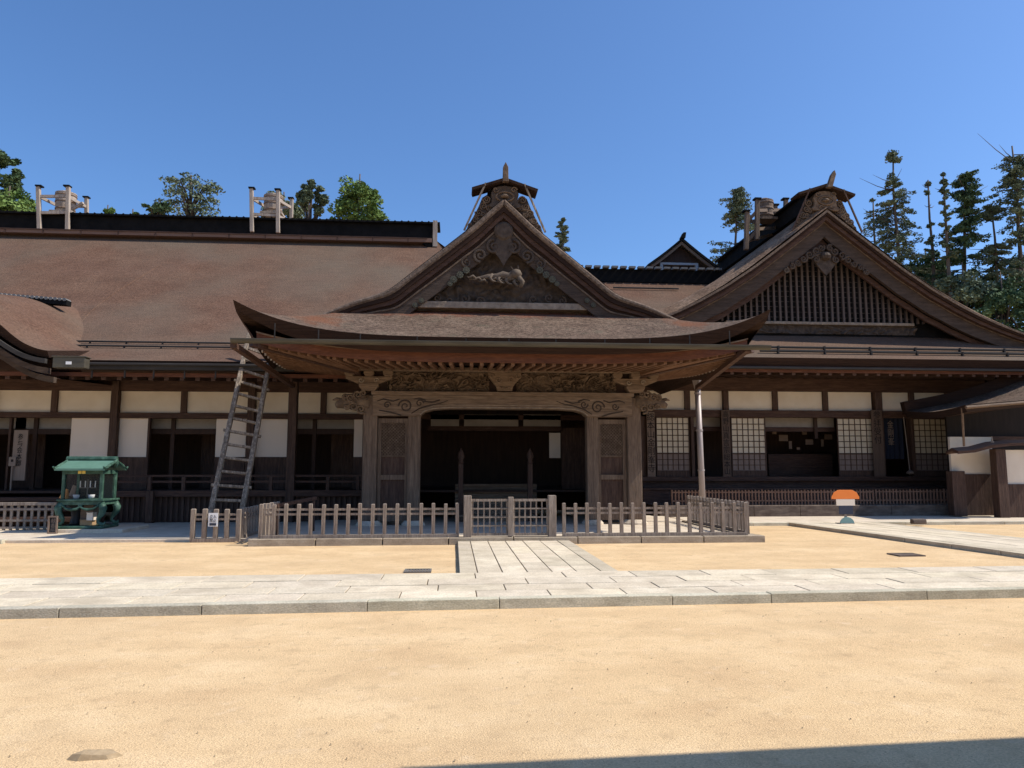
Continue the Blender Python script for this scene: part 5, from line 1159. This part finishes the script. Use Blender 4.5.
barrel_platform([(39.5, 187, 231), (67.5, 187, 232), (86.5, 198, 222), (58, 197, 222)], 32.35, 35.0, 'weathered four-post barrel platform on the hall ridge nearest the frame edge, beside bright trees', 'pale barrel in the platform at the far end of the hall ridge', (65, 213), .42, .85)
barrel_platform([(252, 189, 232), (278, 190.5, 233), (291, 199, 222), (267, 199, 222)], 32.35, 35.0, 'weathered four-post barrel platform on the hall ridge in front of the round green trees', 'pale barrel on the hall ridge in front of the round green trees', (273, 214), .42, .8)
barrel_platform([(746, 212, 250), (757, 200, 240), (785, 200, 222), (775, 206, 226)], 26.6, 28.2, 'dark barrel platform on the wing ridge left of its carved ornament', 'brown hooped barrel on the wing ridge left of the carved ornament', (765, 219), .33, .68, 'pale_v')
# debris-like roped bundle beside the barrel frames
for px, py in ((72, 214),):
    c = P(px, py, 33.6); mb = MB(); mb.bar(c+Vector((-.5, 0, .5)), c+Vector((.55, .2, -.35)), .12, .14); mb.bar(c+Vector((.55, -.2, .45)), c+Vector((-.75, .1, -.2)), .1, .12)
    tag(mb.build('loose_timber', 'palewood'), 'crossed loose timbers on the ridge platform beside bright trees', 'timber')

# ================================================================== TREES
def tree(name, label, px, py, Y, R, kind, leafm, seed, base=0.0, bare=0, dens=1.0, lean=0.0, group='trees beyond the roofs'):
    rnd = random.Random(seed); top = P(px, py, Y); H = top.z-base
    root = thing(name, label, 'tree', (top.x, Y, base), group)
    tp = [Vector((top.x+lean*((i/8)-1)*-1*0+lean*(i/8-1), Y, base+H*i/8)) for i in range(9)]
    for i in range(1, 8): tp[i] += Vector((rnd.uniform(-.12, .12), rnd.uniform(-.12, .12), 0))
    r0 = .09+H*.0075
    tr = MB(); tr.tube(tp, [r0*(1-.9*i/8)+.02 for i in range(9)], 8)
    at = lambda t: tp[int(min(7, t*8))].lerp(tp[int(min(7, t*8))+1], t*8-int(min(7, t*8)))
    lv = MB(); verts = lv.v; faces = lv.f
    def clump(c, a, flat, n, ls):
        for _ in range(n):
            while True:
                q = Vector((rnd.uniform(-1, 1), rnd.uniform(-1, 1), rnd.uniform(-1, 1)))
                if q.length < 1: break
            p = c+Vector((q.x*a, q.y*a, q.z*a*flat-.12*a*(q.x*q.x+q.y*q.y)))
            u = Vector((rnd.gauss(0, 1), rnd.gauss(0, 1), rnd.gauss(0, .6))).normalized(); v = u.cross(Vector((rnd.gauss(0, 1), rnd.gauss(0, 1), rnd.gauss(0, 1)))).normalized()
            s = ls*rnd.uniform(.6, 1.35); o = len(verts)
            verts.extend([tuple(p-u*s), tuple(p+v*s*.5), tuple(p+u*s), tuple(p-v*s*.5)]); faces.append((o, o+1, o+2, o+3)); lv.m.append(0)
    if kind == 'round':
        n = int(70*dens)
        for k in range(n):
            th = rnd.uniform(0, 2*math.pi); ph = math.acos(rnd.uniform(-.9, 1)); rr = R*rnd.uniform(.45, 1.0)**.6
            d = Vector((math.sin(ph)*math.cos(th), math.sin(ph)*math.sin(th), math.cos(ph)*1.3))
            nz = .78+.38*noise.noise(d*1.9+Vector((seed, 0, 0)))
            c = Vector((top.x, Y, top.z-R*1.22))+d*rr*nz
            clump(c, R*rnd.uniform(.17, .28), .62, int(120), .14)
            if k % 3 == 0: s0 = at(rnd.uniform(.62, .85)); tr.tube([s0, s0.lerp(c, .5)+Vector((0, 0, .2)), c], [.09, .06, .02], 5)
    elif kind == 'pine':                                   # flat layered umbrellas
        for k in range(int(34*dens)):
            t = rnd.uniform(.72, 1.0); w_ = R*(1.15-(t-.72)/.28*.75); th = rnd.uniform(0, 6.28); rr = w_*math.sqrt(rnd.random())
            c = at(t)+Vector((math.cos(th)*rr, math.sin(th)*rr, rnd.uniform(-.2, .2)))
            clump(c, R*rnd.uniform(.16, .3), .33, 80, .14)
            tr.tube([at(max(.55, t-.08)), at(t).lerp(c, .6), c], [.09, .05, .02], 5)
    else:                                                  # tall ragged cedar / fir, drooping sprays along thin limbs
        t0 = .34
        nb = int(190*dens)
        for k in range(nb):
            t = t0+(1-t0)*(k+rnd.random())/nb; gap = noise.noise(Vector((t*9, seed*3.1, 0)))
            th = rnd.uniform(0, 6.28); side = noise.noise(Vector((math.cos(th)*1.2+seed, math.sin(th)*1.2, t*5)))
            if gap < -.18 or side < -.12: continue
            w_ = R*(.2+1.05*min(1, (1-t)/.5))*rnd.uniform(.5, 1.15)*(1+.9*side)
            e = at(t)+Vector((math.cos(th)*w_, math.sin(th)*w_, -w_*.22+rnd.uniform(-.1, .35)))
            tr.tube([at(t), at(t).lerp(e, .5)+Vector((0, 0, .12)), e], [.045, .03, .01], 5)
            nq = 5
            for q in range(nq):
                c = at(t).lerp(e, .3+.18*q)+Vector((rnd.uniform(-.12, .12), rnd.uniform(-.12, .12), rnd.uniform(-.1, .05))); clump(c, max(.14, R*rnd.uniform(.07, .16)), .5, 32, .09)
        for k in range(bare):
            t = rnd.uniform(.55, .99); th = rnd.uniform(0, 6.28); L = R*rnd.uniform(.6, 1.35)
            e = at(t)+Vector((math.cos(th)*L, math.sin(th)*L*.4, L*rnd.uniform(-.1, .6))); tr.tube([at(t), at(t).lerp(e, .5)-Vector((0, 0, .1)), e], [.04, .025, .008], 5)
    tr.build('trunk', 'trunk', root, smooth=True); lv.build('crown', leafm, root, fix=False)
    return root
tree('broadleaf_tree', 'bright yellow-green round tree behind the far end of the hall ridge', 10, 186, 52, 2.7, 'round', 'leaf_b', 1, 0, 0, 1.3)
tree('conifer', 'dark tall tree cut by the frame edge behind the bright green tree', 1, 150, 58, 1.9, 'round', 'leaf_a', 2, 0, 0, .8)
tree('pine_tree', 'wide flat-topped pine alone above the hall ridge', 191, 175, 60, 3.6, 'pine', 'leaf_c', 3, 0, 0, 1.8)
tree('pine_tree', 'low dark pine crown touching the left flank of the wide pine', 160, 201, 58, 2.0, 'pine', 'leaf_a', 23, 0, 0, .9)
tree('broadleaf_tree', 'small treetop just showing over the ridge near the first barrel platform', 108, 205, 60, 1.1, 'round', 'leaf_b', 4, 0, 0, .35)
tree('broadleaf_tree', 'tiny treetop just showing over the ridge beside the wide pine', 133, 209, 60, .9, 'round', 'leaf_b', 5, 0, 0, .3)
tree('broadleaf_tree', 'bushy green tree behind the second barrel platform', 284, 192, 57, 2.3, 'round', 'leaf_c', 6, 0, 0, .8)
tree('broadleaf_tree', 'slim upright green tree between barrel platform and large round tree', 312, 181, 60, 1.3, 'round', 'leaf_c', 7, 0, 0, .7)
tree('broadleaf_tree', 'large dense round tree over the hall ridge next to the porch gable', 360, 174, 58, 2.6, 'round', 'leaf_b', 8, 0, 0, 1.3)
tree('broadleaf_tree', 'small dark tree behind the right slope of the porch gable', 562, 221, 60, 1.35, 'fir', 'leaf_c', 9, 0, 0, 1.1)
tree('conifer', 'bushy conifer behind the roof vent and the wing barrel', 733, 190, 52, 2.75, 'fir', 'leaf_c', 10, 0, 0, 1.5)
tree('conifer', 'straight ragged conifer with a knobby top nearest the wing ornament', 893, 154, 50, 2.38, 'fir', 'leaf_c', 11, 0, 9, 1.1)
tree('conifer', 'thin bare-topped conifer close to the wing gable slope', 873, 198, 54, 1.2, 'fir', 'leaf_c', 12, 0, 10, .5)
tree('conifer', 'leaning conifer whose top tilts to the right in the middle of the group', 966, 174, 48, 2.5, 'fir', 'leaf_a', 13, 0, 6, 1.4, lean=2.3)
tree('dead_tree', 'bare pale trunk standing in front of the leaning conifer', 943, 172, 46, .5, 'fir', 'leaf_c', 14, 0, 14, .3)
tree('dead_tree', 'thin dead trunk with hardly any leaves left of the leaning conifer', 928, 180, 49, .5, 'fir', 'leaf_c', 24, 0, 10, .2)
tree('conifer', 'tall conifer with dead upper branches at the frame edge', 1012, 146, 46, 2.38, 'fir', 'leaf_c', 15, 0, 14, 1.2)
tree('conifer', 'slender conifer just left of the tall one at the frame edge', 991, 204, 47, 2.0, 'fir', 'leaf_c', 16, 0, 5, 1.3)
for k, (px, py, Y, R, lb_) in enumerate(((962, 262, 46, 2.6, 'rounded green tree low behind the wing slope under the bare pale trunk'), (1000, 272, 44, 3.0, 'rounded green tree low at the frame edge under the tall conifer'), (925, 250, 52, 2.0, 'small rounded green tree behind the wing slope under the ragged conifer'), (1030, 235, 50, 3.0, 'rounded dark tree cut by the frame edge behind the slender conifer'))):
    tree('broadleaf_tree', lb_, px, py, Y, R, 'round', ('leaf_c', 'leaf_a', 'leaf_a', 'leaf_a')[k], 31+k, 0, 0, 1.0)

# the gate roof over the photographer's side of the yard: its eaves throw the shadow in the near corner
gt_ = thing('yard_gate', 'tiled gate roof on thick timber posts behind the viewpoint', 'gate', (7.5, 1.5, 0))
mb = MB(); mb.add([(3.75, 3.64, 4.9), (18, 4.25, 4.9), (18, 1.0, 6.3), (3.75, 1.0, 6.3), (3.75, -2, 4.9), (18, -2, 4.9)], [(0, 1, 2, 3), (3, 2, 5, 4)])
mb.add([(3.75, 3.64, 4.8), (18, 4.25, 4.8), (18, 1.0, 6.2), (3.75, 1.0, 6.2), (3.75, -2, 4.8), (18, -2, 4.8)], [(3, 2, 1, 0), (4, 5, 2, 3)]); mb.build('roof', 'tile', gt_, fix=False)
for x in (5, 10): mb = MB(); mb.box(x-.2, x+.2, .8, 1.2, 0, 6.1); mb.build('post', 'wood_v', gt_)
